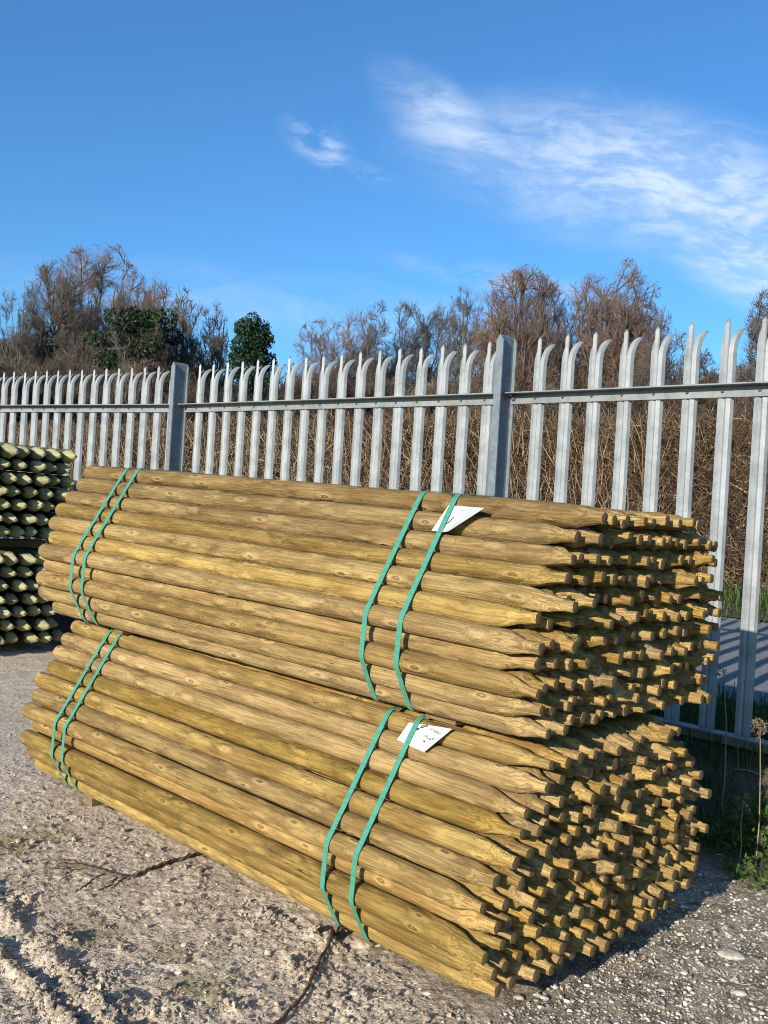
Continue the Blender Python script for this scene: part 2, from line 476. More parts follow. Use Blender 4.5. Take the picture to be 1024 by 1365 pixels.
def mat_ground():
    m, g = material('yard_mud')
    v = g.n('ShaderNodeTexCoord').outputs['Object']
    zone = g.attr('zone').outputs['Fac']      # 1 = stony tarmac
    moss = g.attr('moss').outputs['Fac']
    rid = g.attr('ridge').outputs['Fac']
    dirt = g.attr('dirt').outputs['Fac']
    big = g.noise(v, 1.7, 5, 0.6)
    mid = g.noise(v, 14, 6, 0.65, 0.3)
    fine = g.noise(v, 120, 5, 0.7)
    grit = g.n('ShaderNodeTexVoronoi', Vector=v, Scale=150.0)
    gd = grit.outputs['Distance']
    gc = g.n('ShaderNodeSeparateColor', Color=grit.outputs['Color']).outputs[0]
    c = g.mix(g.ramp(mid, 0.35, 0.68), (0.40, 0.308, 0.215), (0.62, 0.495, 0.365))
    c = g.mix(g.ramp(big, 0.42, 0.66), c, (0.55, 0.44, 0.325))
    c = g.mix(g.math('MULTIPLY', g.ramp(fine, 0.5, 0.72), 0.7), c, (0.62, 0.54, 0.44))
    c = g.mix(g.math('MULTIPLY', g.ramp(fine, 0.47, 0.30), 0.8), c, (0.15, 0.115, 0.085))
    c = g.mix(g.math('MULTIPLY', rid, 0.45), c, (0.50, 0.405, 0.29))
    tar = g.mix(g.ramp(mid, 0.38, 0.62), (0.14, 0.102, 0.066), (0.34, 0.265, 0.185))
    st = g.math('MULTIPLY', g.math('GREATER_THAN', gc, 0.52), g.math('SUBTRACT', 1.0, g.ramp(gd, 0.30, 0.42)))
    tar = g.mix(st, tar, g.mix(gc, (0.32, 0.285, 0.24), (0.68, 0.64, 0.57)))
    c = g.mix(zone, c, tar)
    c = g.mix(g.math('MULTIPLY', moss, g.ramp(mid, 0.3, 0.6)), c, (0.20, 0.17, 0.06))
    c = g.mix(dirt, c, g.mix(g.ramp(fine, 0.35, 0.65), (0.05, 0.038, 0.027), (0.13, 0.10, 0.07)))
    h = g.math('ADD', g.math('MULTIPLY', fine, 1.0), g.math('MULTIPLY', st, g.math('MULTIPLY', zone, 0.8)))
    h = g.math('ADD', h, g.math('MULTIPLY', g.noise(v, 45, 5, 0.65), 1.8))
    finish(g, c, 0.93, h, 0.8, 0.007, spec=0.15, gain=1.62)
    return m


M['yard'] = mat_ground()
M['lane'] = simple('lane_tarmac', (0.26, 0.25, 0.235), (0.38, 0.365, 0.34), 25, 0.92, 0.4, 0.004, detail=8)
M['field'] = simple('rough_field', (0.10, 0.10, 0.045), (0.17, 0.15, 0.08), 0.6, 0.95, 0.5, 0.05, detail=8)
M['verge'] = simple('verge_soil', (0.07, 0.075, 0.03), (0.13, 0.11, 0.06), 6, 0.95, 0.6, 0.03, detail=8)

# ------------------------------------------------------------------ fence geometry frame
P_POSTR = np.array([0.5962, 4.9398, 0.6197 + CAM_Z])
P_POSTL = np.array([-1.4037, 6.8271, 0.6583 + CAM_Z])


def udir(yaw, tilt):
    return np.array([-math.sin(yaw) * math.cos(tilt), math.cos(yaw) * math.cos(tilt), math.sin(tilt)])


D_MID, D_LEFT, D_RIGHT = udir(0.8144, 0.014), udir(0.9594, 0.0121), udir(0.7809, 0.0136)
SP = 2.75 / 18
N_MID = np.array([math.cos(0.8144), math.sin(0.8144)])
N_LEFT = np.array([math.cos(0.9594), math.sin(0.9594)])
DH = np.array([-math.sin(0.80), math.cos(0.80)])
NH = np.array([math.cos(0.80), math.sin(0.80)])
UH = np.array([-0.7254, 0.6884])
BASE_DROP = 1.445         # from the top rail's bolts down to the pales' feet


def t_of(X, Y):
    a = (X - P_POSTR[0]) * N_MID[0] + (Y - P_POSTR[1]) * N_MID[1]
    b = (X - P_POSTL[0]) * N_LEFT[0] + (Y - P_POSTL[1]) * N_LEFT[1]
    return np.maximum(a, b)


def a_of(X, Y):
    return (X - P_POSTR[0]) * DH[0] + (Y - P_POSTR[1]) * DH[1]


def outer_z(X, Y):
    t = t_of(X, Y); a = a_of(X, Y)
    z = 0.315 + 0.014 * np.clip(a, -10, 40)
    z = z + 0.10 * smooth(t, 4.6, 6.2) + 0.0 * t
    z = z + 16.0 * smooth(t, 70, 190)
    return z


def yard_z(X, Y):
    return 0.0307 * np.clip((X - 0.32) * UH[0] + (Y - 2.10) * UH[1], -6, 8)


def ground_z(X, Y):
    t = t_of(X, Y)
    b = smooth(t + 0.05 * (vnoise(X * 5, Y * 5, 4) - 0.5), -0.50, -0.03)
    return yard_z(X, Y) * (1 - b) + (outer_z(X, Y) - 0.03) * b


def gpt(px, py):
    """the yard point under a photo pixel"""
    d = (px - 512) / FPX * cr - (py - 682.5) / FPX * cu + fwd
    s = 2.0
    for _ in range(20):
        p = d * s + PZ
        s = s * (CAM_Z - yard_z(p[0], p[1])) / (CAM_Z - p[2])
    return (d * s + PZ)


def seg_dist(X, Y, pts):
    best = np.full(X.shape, 9.0)
    for (x0, y0), (x1, y1) in zip(pts[:-1], pts[1:]):
        dx, dy = x1 - x0, y1 - y0
        t = np.clip(((X - x0) * dx + (Y - y0) * dy) / (dx * dx + dy * dy), 0, 1)
        best = np.minimum(best, np.hypot(X - x0 - t * dx, Y - y0 - t * dy))
    return best


RIDGE1 = [gpt(*p)[:2] for p in ((-60, 1150), (5, 1222), (35, 1258), (62, 1278), (90, 1300), (112, 1335), (150, 1380), (200, 1440))]
RIDGE2 = [gpt(*p)[:2] for p in ((-60, 1220), (5, 1283), (40, 1318), (75, 1352), (120, 1400))]
CLUMPS = [gpt(*p)[:2] for p in ((430, 1246), (392, 1285), (400, 1300), (355, 1225), (440, 1262), (480, 1262), (300, 1345), (215, 1350), (85, 1255), (130, 1310), (160, 1345), (460, 1330), (30, 1205))]
MOSSP = [(gpt(110, 1243)[:2], .11), (gpt(15, 1125)[:2], .12), (gpt(230, 1268)[:2], .07), (gpt(270, 1318)[:2], .1), (gpt(60, 1110)[:2], .1)]


def yard_detail(X, Y):
    """height above the smooth yard, plus masks"""
    r1 = seg_dist(X, Y, RIDGE1); r2 = seg_dist(X, Y, RIDGE2)
    w = fbm(X * 22, Y * 22, 4, 2)
    w2 = fbm(X * 60, Y * 60, 3, 5)
    wob = 0.018 * (fbm(X * 14, Y * 14, 2, 8) - 0.5)
    e1 = np.exp(-((r1 + wob) / 0.028) ** 2); e2 = np.exp(-((r2 + wob) / 0.016) ** 2)
    h = e1 * (0.003 + 0.058 * np.clip(w - 0.38 + .35 * (w2 - .5), 0, 1)) + e2 * (0.004 + 0.05 * np.clip(w - 0.3 + .2 * (w2 - .5), 0, 1))
    trough = np.exp(-(np.minimum(np.abs(r1 - 0.0), r2) / 0.09) ** 2)
    h = h - 0.006 * trough * (1 - np.maximum(e1, e2))
    t = t_of(X, Y)
    zone = smooth(X + 0.55 * (Y - 2.0) + 0.12 * (fbm(X * 5, Y * 5, 3, 9) - .5), 0.22, 0.62)
    mud = 1 - 0.75 * zone
    near = 1 - smooth(Y, 2.6, 5.0) * 0.75
    h = h + mud * near * (0.013 * (fbm(X * 4, Y * 4, 3, 1) - 0.5) + 0.016 * np.clip(w - 0.55, 0, 1) + 0.005 * (w2 - 0.5))
    h = h + 0.0065 * (fbm(X * 95, Y * 95, 2, 11) - 0.5) * (0.9 - zone * 0.3) * (1 - .6 * smooth(Y, 2.8, 4.5))
    hole = np.clip(fbm(X * 30, Y * 30, 3, 21) - 0.60, 0, 1)
    h = h + mud * near * (0.022 * hole - 0.02 * np.clip(0.40 - fbm(X * 26, Y * 26, 3, 25), 0, 1))
    cl = 0
    for c in CLUMPS:
        d = np.hypot(X - c[0], Y - c[1])
        cl = np.maximum(cl, np.exp(-(d / 0.045) ** 2))
    h = h + cl * 0.06 * np.clip(w - 0.38 + 0.4 * (w2 - 0.5), 0, 1)
    moss = 0
    for c, r in MOSSP:
        d = np.hypot(X - c[0], Y - c[1])
        moss = np.maximum(moss, np.exp(-(d / r) ** 2))
    moss = np.clip(moss * 1.3 - 0.3, 0, 1)
    ridge = np.clip(np.maximum(e1, e2) * 1.1 + 0.6 * cl - 0.1, 0, 1)
    return h, zone, moss, ridge


def surf_z(X, Y):
    X = np.asarray(X, float); Y = np.asarray(Y, float)
    return ground_z(X, Y) + yard_detail(X, Y)[0]


def grid_faces(nx, ny):
    i = np.arange(nx * ny).reshape(ny, nx)
    return np.stack([i[:-1, :-1], i[:-1, 1:], i[1:, 1:], i[1:, :-1]], -1).reshape(-1, 4)


def build_ground():
    # fine yard sheet
    ys = 1.5 * (1.0 + np.linspace(0, 1, 900) ** 1.35 * 5.4)
    xs = np.linspace(-1, 1, 1240)
    Yg, Xg = np.meshgrid(ys, xs, indexing='ij')
    Xg = Xg * (1.05 + 0.52 * Yg) + 0.02 * Yg
    t = t_of(Xg, Yg)
    h, zone, moss, ridge = yard_detail(Xg, Yg)
    Z = ground_z(Xg, Yg) + h
    dirt = smooth(t + 0.25 * (fbm(Xg * 3, Yg * 3, 3, 6) - .5), -0.95, -0.45)
    V = np.stack([Xg, Yg, Z], -1).reshape(-1, 3)
    F = grid_faces(len(xs), len(ys))
    keep = (t.ravel()[F] < 0.02).all(1)
    mb = MB().add(V, F[keep], 0, True, zone=zone.ravel(), moss=moss.ravel(), ridge=ridge.ravel(), dirt=dirt.ravel())
    o = mb.build('yard_ground', M['yard'])
    tag(o, kind='structure')
    # big sheet to the horizon
    r = np.concatenate([np.linspace(-40, 40, 161), ])
    far = np.sign(np.linspace(-1, 1, 60)) * (np.abs(np.linspace(-1, 1, 60)) ** 2.2) * 1400
    gx = np.unique(np.concatenate([r, far])); gy = np.unique(np.concatenate([np.linspace(-20, 60, 161), far]))
    Yg, Xg = np.meshgrid(gy, gx, indexing='ij')
    t = t_of(Xg, Yg)
    Z = np.where(t < 0, yard_z(Xg, Yg) - 0.05, outer_z(Xg, Yg) - 0.02) + smooth(t, 8, 30) * 0.5 * (fbm(Xg / 8, Yg / 8, 3, 2) - .5)
    Z = np.where((t > -1.2) & (t < 0), np.minimum(Z, -0.04), Z)
    mb = MB().add(np.stack([Xg, Yg, Z], -1).reshape(-1, 3), grid_faces(len(gx), len(gy)), 0, True)
    tag(mb.build('ground', M['field']), kind='structure')
    # lane and verge behind the fence
    def strip(name, t0, t1, a0, a1, mat, lift, nt=40, na=260):
        A, T = np.meshgrid(np.linspace(a0, a1, na), np.linspace(t0, t1, nt), indexing='ij')
        off = P_POSTR[:2]
        X = off[0] + A * DH[0] + T * NH[0]; Y = off[1] + A * DH[1] + T * NH[1]
        ok = t_of(X, Y) > -0.02
        Z = outer_z(X, Y) + lift + 0.012 * (fbm(X * 4, Y * 4, 3, 3) - .5)
        F = grid_faces(nt, na)
        F = F[ok.ravel()[F].all(1)]
        tag(MB().add(np.stack([X, Y, Z], -1).reshape(-1, 3), F, 0, True).build(name, mat), kind='structure')
    strip('grass_strip', 0.0, 1.0, -14, 26, M['verge'], 0.004)
    strip('lane', 0.9, 5.2, -14, 26, M['lane'], 0.012)
    strip('verge', 5.1, 9.5, -14, 34, M['verge'], 0.03)


build_ground()


# ------------------------------------------------------------------ fence
def build_fence():
    root = empty('palisade_fence', loc=tuple(P_POSTR - np.array([0, 0, BASE_DROP])))
    inv = np.array(root.location)
    tag(root, 'galvanised steel palisade fence with splayed triple points behind the timber bundles', 'fence')

    def frame(d):
        dh = np.array([d[0], d[1], 0]); dh /= np.linalg.norm(dh)
        n = np.array([-dh[1], dh[0], 0]); n = -n if n[1] < 0 else n
        return d, n

    def put(v, o, d, n):
        """local (along the fence, outward, up) to world minus root"""
        v = np.asarray(v, float).reshape(-1, 3)
        dh = np.array([d[0], d[1], 0]) / math.hypot(d[0], d[1])
        return o - inv + v[:, :1] * (-dh) + v[:, 1:2] * n + v[:, 2:3] * np.array([0, 0, 1.0])

    # profile of a W pale: x along fence, y outward
    prof = np.array([(-.035, .021), (-.028, .006), (-.010, .003), (0, .011), (.010, .003), (.028, .006), (.035, .021)])
    TH = 0.003

    def ribbon(rows):
        """rows (K, m, 3) outer skin -> closed thin sheet"""
        rows = np.array(rows); K, m, _ = rows.shape
        back = rows + np.array([0, TH, 0])
        V = np.concatenate([rows.reshape(-1, 3), back.reshape(-1, 3)])
        F = grid_faces(m, K); nb = K * m
        B = F[:, ::-1] + nb
        i = np.arange(K * m).reshape(K, m)
        side = []
        for e in (i[:, 0], i[:, -1][::-1]):
            side.append(np.stack([e[:-1], e[1:], e[1:] + nb, e[:-1] + nb], -1))
        for e in (i[0][::-1], i[-1]):
            side.append(np.stack([e[:-1], e[1:], e[1:] + nb, e[:-1] + nb], -1))
        return V, np.concatenate([F, B] + side)

    def pale_mesh():
        mb = MB()
        zt = 0.165
        rows = [[(x, y, z) for x, y in prof] for z in np.linspace(-BASE_DROP + 0.02, zt, 8)]
        mb.add(*ribbon(rows))
        # centre point
        mid = prof[2:5]
        rows = []
        for z, s in ((zt, 1), (0.22, 1.1), (0.284, 1.1), (0.300, 0.3)):
            rows.append([(x * s, y, z) for x, y in mid])
        mb.add(*ribbon(rows))
        for sgn, pr in ((-1, prof[0:3]), (1, prof[4:7])):
            rows = []
            for k in range(9):
                q = k / 8
                z = zt + 0.106 * math.sin(q * 1.05) / math.sin(1.05)
                y = 0.058 * q ** 1.9
                s = 1 if k < 7 else (0.75 if k == 7 else 0.25)
                cx = pr[1][0]
                rows.append([(cx + (x - cx) * s + sgn * 0.010 * q * q, yy + y, z) for x, yy in pr])
            mb.add(*ribbon(rows))
        return mb

    pm = pale_mesh()
    pv = np.concatenate(pm.v)
    rr = np.random.default_rng(11)

    def pale(o, d, n):
        v = pv.copy()
        v[:, 2] += rr.normal(0, 0.0025)
        v[:, 0] += rr.normal(0, 0.0015) + (v[:, 2] + .5) * rr.normal(0, 0.0022)
        mb = MB(); mb.f = [f.copy() for f in pm.f]; mb.m = pm.m; mb.sm = pm.sm
        mb.v = [put(v, o, d, n)]; mb.n = len(v)
        return mb.build('pale', M['galv'], root)

    def bolt(o, d, n, parent, r=0.0075, h=0.007, name='bolt'):
        th = np.linspace(0, 2 * np.pi, 9)[:-1]
        mb = MB()
        rows = []
        for y, s in ((-0.005, 1.0), (-0.005 - h * .6, 0.95), (-0.005 - h, 0.5)):
            rows.append([(r * s * math.cos(a), y, r * s * math.sin(a)) for a in th])
        V = np.array(rows).reshape(-1, 3)
        i = np.arange(24).reshape(3, 8)
        F = np.stack([i[:-1], np.roll(i, -1, 1)[:-1], np.roll(i, -1, 1)[1:], i[1:]], -1).reshape(-1, 4)
        mb.add(put(V, o, d, n), F, 0, True)
        mb.add(put(V[16:], o, d, n), [list(range(8))])
        mb.build(name, M['bolt'], parent)

    def rail(o0, L, d, z0=0.0, name='rail'):
        d_, n = frame(d)
        e = d / np.linalg.norm(d)
        mb = MB()
        # angle section: vertical leg against the pales, flange toward the yard at its top
        sec = [(-0.0, -0.025), (-0.0, 0.026), (-0.062, 0.026), (-0.062, 0.0205), (-0.0055, 0.0205), (-0.0055, -0.025)]
        V = []
        for k in range(2):
            base = o0 + e * L * k + np.array([0, 0, z0])
            for y, z in sec:
                V.append(base - inv + n * y + np.array([0, 0, z]))
        F4 = [[i, (i + 1) % 6, (i + 1) % 6 + 6, i + 6] for i in range(6)]
        mb.add(V, F4)
        mb.add(V[:6], [[0, 1, 4, 5], [1, 2, 3, 4]]); mb.add(V[6:], [[5, 4, 1, 0], [4, 3, 2, 1]])
        return mb.build(name, M['rail'], root)

    def post(o, d):
        d_, n = frame(d)
        mb = MB()
        top, bot = 0.302, -BASE_DROP - 0.1
        hgt = top - bot
        # I section: front flange, web, rear flange; the rails are bolted to the rear flange
        def slab(x0, x1, y0, y1, notch):
            zt = top
            pts = [(x0, y0, bot), (x1, y0, bot), (x1, y1, bot), (x0, y1, bot)]
            V = pts + [(x, y, zt - notch) for x, y, _ in pts] + [((x0 + x1) / 2, y0, zt + 0.004), ((x0 + x1) / 2, y1, zt + 0.004)]
            F = [[0, 3, 2, 1], [1, 2, 6, 5], [0, 4, 7, 3]]
            mb.add(put(V, o, d, n), F)
            mb.add(put(V, o, d, n), [[0, 1, 5, 8, 4], [3, 7, 9, 6, 2]])
            mb.add(put(V, o, d, n), [[4, 8, 9, 7], [8, 5, 6, 9]])
        slab(-0.021, 0.021, -0.118, -0.110, 0.024)
        slab(-0.021, 0.021, -0.009, -0.001, 0.024)
        slab(-0.004, 0.004, -0.1105, -0.0085, 0.004)
        p = mb.build('post', M['gpost'], root)
        return p

    # posts at index 0 (left), 18 (right)
    n_l, n_m, n_r = frame(D_LEFT)[1], frame(D_MID)[1], frame(D_RIGHT)[1]
    off = np.array([0, 0, 0.0])
    spL, spR = SP * 0.916, SP * 1.0484
    post_left = P_POSTL; post_right = P_POSTR
    pl2 = P_POSTL + D_LEFT * spL * 19
    pr2 = P_POSTR - D_RIGHT * spR * 18
    for o, d in ((post_left, D_MID), (post_right, D_MID), (pl2, D_LEFT), (pr2, D_RIGHT)):
        post(o, d)
    # rails of the three bays, top and bottom
    g = 0.006
    bays = ((P_POSTR, D_MID, 2.75, SP, 17), (P_POSTL, D_LEFT, spL * 19, spL, 18), (pr2, D_RIGHT, spR * 18, spR, 17))
    for o0, d, L, sp, cnt in bays:
        a = o0 + d * g
        n = frame(d)[1]
        if o0 is pr2:
            o_, L_ = pr2, spR * 18
        else:
            o_, L_ = o0, L
        # butt the rail against the web of the posts, in front of the rear flange
        fr = np.array([*(-n[:2] * 0.0105), 0])
        r1 = rail(o_ + fr + d * 0.012, L_ - 0.024, d)
        r2 = rail(o_ + fr + d * 0.012, L_ - 0.024, d, -1.42, 'bottom_rail')
        for k in range(1, cnt + 1):
            s = k * sp
            p = o0 + d * s
            pale(p - n * 0.0105, d, n)
            bolt(p + fr, d, n, r1)
        if o0 is not pr2:
            bolt(P_POSTL + fr - d * 0.03 if o0 is P_POSTR else pl2 + fr - d * 0.03, d, n, r1, 0.012, 0.012, 'post_bolt')
        else:
            bolt(P_POSTR + fr - d * 0.03, d, n, r1, 0.012, 0.012, 'post_bolt')
        bolt(o_ + fr + d * 0.03, d, n, r1, 0.012, 0.012, 'post_bolt') if o0 is not pr2 else None
    # concrete gravel board below the pales
    mb = MB()
    for o0, d, L, sp, cnt in bays:
        e = np.array([d[0], d[1], d[2]]); n = frame(d)[1]
        a = o0 + np.array([0, 0, -1.475]); b = a + e * L
        V = []
        for q in (a, b):
            for y, z in ((-.03, 0), (.03, 0), (.03, -.42), (-.03, -.42)):
                V.append(q + n * y + np.array([0, 0, z]))
        mb.add(V, [[0, 1, 5, 4], [1, 2, 6, 5], [2, 3, 7, 6], [3, 0, 4, 7], [0, 3, 2, 1], [4, 5, 6, 7]])
    gb = mb.build('gravel_board', M['concrete'])
    tag(gb, 'low concrete board along the foot of the palisade fence', 'edging')


build_fence()

# ------------------------------------------------------------------ stakes
STAKE_D, COL, ROWH, RAD = 0.056, 0.0575, 0.0485, 0.028


def make_stake(mb, x0, x1, y, z, rad, r, segs=16, taper=0.15, stub=0.0125, stub_len=0.035, cone=False, body=26, matside=0, matend=1):
    """one round stake along x from x0 (blunt end) to x1 (tip)"""
    L = x1 - x0
    xt = x1 - taper
    xb = np.concatenate([[x0, x0 + .003, x0 + .008], np.linspace(x0 + .02, xt, body)[:-1]])
    xp = np.linspace(xt, x1, 15)
    xs = np.concatenate([xb, xp])
    th = np.linspace(0, 2 * np.pi, segs, endpoint=False)
    sid = r.random()
    K = len(xs)
    rr = np.full((K, segs), rad)
    # slight thickening, swellings at knots
    lam = fbm(np.repeat(xs[:, None] * 4, segs, 1) + sid * 50, np.cos(th)[None] * 1.3 + sid * 9 + np.sin(th)[None] * .7, 3, 1)
    rr *= 1 + 0.10 * (lam - 0.5)
    rr *= 1 + (xs[:, None] - x0) / L * r.normal(0.0, 0.03)
    if body > 30:
        kk = x0 + r.uniform(.05, .15)
        while kk < xt:
            for _ in range(r.integers(2, 4)):
                kx = kk + r.normal(0, .012); ka = r.uniform(0, 2 * np.pi)
                dd = ((xs[:, None] - kx) / r.uniform(.012, .022)) ** 2 + ((np.angle(np.exp(1j * (th[None] - ka)))) / 0.42) ** 2
                rr += r.uniform(.0008, .0026) * np.exp(-dd)
            kk += r.uniform(.10, .26)
        rr += 0.0007 * (fbm(np.repeat(xs[:, None] * 30, segs, 1) + sid * 90, np.cos(th)[None] * 4 + sid * 7, 2, 3) - .5)
    rr[0] *= 0.80; rr[1] *= 0.93; rr[2] *= 0.985
    if cone:
        q = np.clip((xs - xt) / taper, 0, 1)
        nf = 4
        ph = r.uniform(-.15, .15) + np.pi / 4
        d = rad * (1 - q) * 1.0 + stub * q
        cosm = np.cos(np.angle(np.exp(1j * ((th[None] - ph) * nf))) / nf)
        lim = d[:, None] / cosm
        fac = np.minimum(rr, np.where(q[:, None] > 0, lim, 9))
    else:
        nf = r.integers(4, 6)
        fac = rr.copy()
        for k in range(nf):
            ph = 2 * np.pi * k / nf + r.uniform(-.35, .35)
            st = r.uniform(-0.0, 0.4)
            en = 1 - stub_len / taper * r.uniform(.5, 1.3)
            q = np.clip((np.linspace(0, 1, 15) - st) / (en - st), 0, 1)
            s = (q * q * (3 - 2 * q)) * 0.55 + (1 - (1 - q) ** 1.7) * 0.45
            tgt = stub * r.uniform(.9, 1.12)
            d = rad * 1.02 * (1 - s) + tgt * s
            c = np.cos(np.angle(np.exp(1j * (th - ph))))
            lim = np.where(c[None] > 0.25, d[:, None] / np.maximum(c[None], .25), 9)
            fac[-15:] = np.minimum(fac[-15:], lim)
        fac[-15:] += r.normal(0, 0.0005, (15, segs))
        lim2 = stub * r.uniform(1.1, 1.25)
        tail = np.clip((np.linspace(0, 1, 15) - 0.45) / 0.4, 0, 1)[:, None]
        fac[-15:] = np.minimum(fac[-15:], rad * (1 - tail) + lim2 * tail + (1 - tail) * 0.004)
    cut = np.clip((rr - fac) / 0.004, 0, 1)
    bx = np.clip((xs - x0) / L, 0, 1)
    by = r.normal(0, 0.0022) * np.sin(bx * np.pi) + r.normal(0, 0.001) * np.sin(2 * bx * np.pi)
    bz = r.normal(0, 0.0014) * np.sin(bx * np.pi)
    tipq = np.clip((xs - xt) / taper, 0, 1) ** 1.5
    by = by + tipq * r.normal(0, 0.005); bz = bz + tipq * r.normal(0, 0.004)
    roll = r.uniform(0, 6.28)
    Yc = y + by[:, None] + fac * np.cos(th)[None]; Zc = z + bz[:, None] + fac * np.sin(th)[None]
    Xc = np.repeat(xs[:, None], segs, 1)
    V = np.stack([Xc, Yc, Zc], -1)
    ly = fac * np.cos(th + roll)[None]; lz = fac * np.sin(th + roll)[None]
    SC = np.stack([Xc, ly, lz], -1)
    i = np.arange(K * segs).reshape(K, segs)
    F = np.stack([i[:-1], np.roll(i, -1, 1)[:-1], np.roll(i, -1, 1)[1:], i[1:]], -1).reshape(-1, 4)
    mb.add(V.reshape(-1, 3), F, matside, True, sc=SC.reshape(-1, 3), sid=sid, cut=cut.ravel())
    # ends
    for row, sg in ((0, 1), (K - 1, -1)):
        ring = V[row]; c = ring.mean(0) + np.array([0.0015 * (1 if sg < 0 else -1), 0, 0])
        tilt = r.normal(0, 0.10, 2) if sg < 0 else (0, 0)
        VV = np.concatenate([ring, [c]])
        sc = np.concatenate([SC[row], [[xs[row], 0, 0]]])
        FF = [[segs, (k + 1) % segs, k] if sg > 0 else [segs, k, (k + 1) % segs] for k in range(segs)]
        mb.add(VV, FF, matend, False, sc=sc, sid=sid, cut=1.0)


def row_start(i):
    return [3, 2.5, 2, 1.5, 1, .5, 0, .5, 0, .5, 1][i] * COL


def row_count(i, lower):
    a = [12, 14, 15, 16, 17, 17, 18, 17, 18, 17, 16]
    b = [12, 13, 15, 16, 17, 17, 18, 17, 18, 17, 15]
    return (b if lower else a)[i]


def bundle_matrix(o, yaw, tilt):
    u = udir(yaw, tilt)
    v = np.array([math.cos(yaw), math.sin(yaw), 0])
    w = np.cross(v, u)
    x = -u
    return Matrix(((x[0], v[0], w[0], o[0]), (x[1], v[1], w[1], o[1]), (x[2], v[2], w[2], o[2]), (0, 0, 0, 1)))


def hull(pts):
    pts = sorted(map(tuple, pts))
    def half(ps):
        h = []
        for p in ps:
            while len(h) > 1 and (h[-1][0] - h[-2][0]) * (p[1] - h[-2][1]) - (h[-1][1] - h[-2][1]) * (p[0] - h[-2][0]) <= 0:
                h.pop()
            h.append(p)
        return h
    a = half(pts); b = half(pts[::-1])
    return np.array(a[:-1] + b[:-1])


def strap_mesh(centres, x, wd=0.0155, th=0.0012, skew=0.0):
    pts = []
    for (y, z, r_) in centres:
        for a in np.linspace(0, 2 * np.pi, 24, endpoint=False):
            pts.append((y + (r_ + 0.0034) * math.cos(a), z + (r_ + 0.0034) * math.sin(a)))
    H = hull(pts)
    c = H.mean(0)
    # resample the path
    P = []
    for k in range(len(H)):
        a, b = H[k], H[(k + 1) % len(H)]
        n = max(1, int(np.linalg.norm(b - a) / 0.03))
        for j in range(n):
            P.append(a + (b - a) * j / n)
    P = np.array(P); n = len(P)
    T = np.roll(P, -1, 0) - np.roll(P, 1, 0); T /= np.linalg.norm(T, axis=1, keepdims=True)
    N = np.stack([T[:, 1], -T[:, 0]], 1)
    s = skew * (P[:, 1] - c[1]) + 0.0012 * np.sin(np.arange(n) * 0.35)
    V = []
    for dx, dn in ((-wd / 2, 0), (wd / 2, 0), (wd / 2, th), (-wd / 2, th)):
        V.append(np.stack([x + dx + s, P[:, 0] + N[:, 0] * dn, P[:, 1] + N[:, 1] * dn], 1))
    V = np.array(V)
    i = np.arange(4 * n).reshape(4, n)
    F = np.stack([i, np.roll(i, -1, 0), np.roll(np.roll(i, -1, 0), -1, 1), np.roll(i, -1, 1)], -1).reshape(-1, 4)
    return MB().add(V.reshape(-1, 3), F, 0, False)


BU = dict(o=np.array([-0.0315, 2.4972, -0.2549 + CAM_Z + 0.006]), yaw=0.8491, tilt=0.0346)
BL = dict(o=np.array([-0.0911, 2.4567, -0.8104 + CAM_Z - 0.004]), yaw=0.8118, tilt=0.0307)


def build_bundle(B, lower, label, seed, straps):
    r = np.random.default_rng(seed)
    root = empty('stake_bundle', bundle_matrix(B['o'], B['yaw'], B['tilt']))
    tag(root, label, 'stake bundle', 'strapped bundles of pointed fence stakes')
    cells = []
    for i in range(11):
        for j in range(row_count(i, lower)):
            y = RAD + row_start(i) + j * COL + r.normal(0, .0012)
            z = (6 - i) * ROWH + r.normal(0, .0010)
            cells.append((i, j, y, z))
    order = sorted(range(len(cells)), key=lambda k: (cells[k][1] > 0 and cells[k][0] > 0, cells[k][1] + (0 if cells[k][0] != 0 else 0)))
    solo = set(order[:100])
    stuff = MB()
    cents = []
    for k, (i, j, y, z) in enumerate(cells):
        rad = RAD * r.uniform(0.955, 1.035)
        if i == 7 and j == 0: rad *= 0.93
        cents.append((y, z, rad))
        mb = MB() if k in solo else stuff
        tip = 0.49 + r.normal(0, 0.014) + (0.02 if r.random() < .12 else 0)
        far = -1.61 + r.normal(0, 0.013) - (0.02 if i < 5 else -0.02)
        make_stake(mb, far, tip, y, z, rad, r, 20 if j == 0 else 16, r.uniform(.055, .10) if (j and i) else r.uniform(.10, .15), r.uniform(0.0108, 0.0138), r.uniform(.012, .04), body=(110 if (j == 0 or i == 0) else 26))
        if k in solo:
            mb.build('stake', [M['stake'], M['stake_end']], root)
    so = stuff.build('stakes', [M['stake'], M['stake_end']], root)
    so['kind'] = 'stuff'
    for x, sk in straps:
        strap_mesh(cents, x, skew=sk).build('strap', M['strap'], root)
    return root, cents


ub, ucent = build_bundle(BU, False, 'upper bundle of round pointed stakes bound with green straps, set on the lower one', 21,
                         [(0.002, 0.006), (0.117, 0.0), (-1.35, 0.012), (-1.28, 0.008)])
lb, lcent = build_bundle(BL, True, 'lower bundle of round pointed stakes bound with green straps, lying just above the mud', 22,
                         [(0.002, 0.02), (0.1035, 0.02), (-1.35, 0.01), (-1.282, 0.008)])


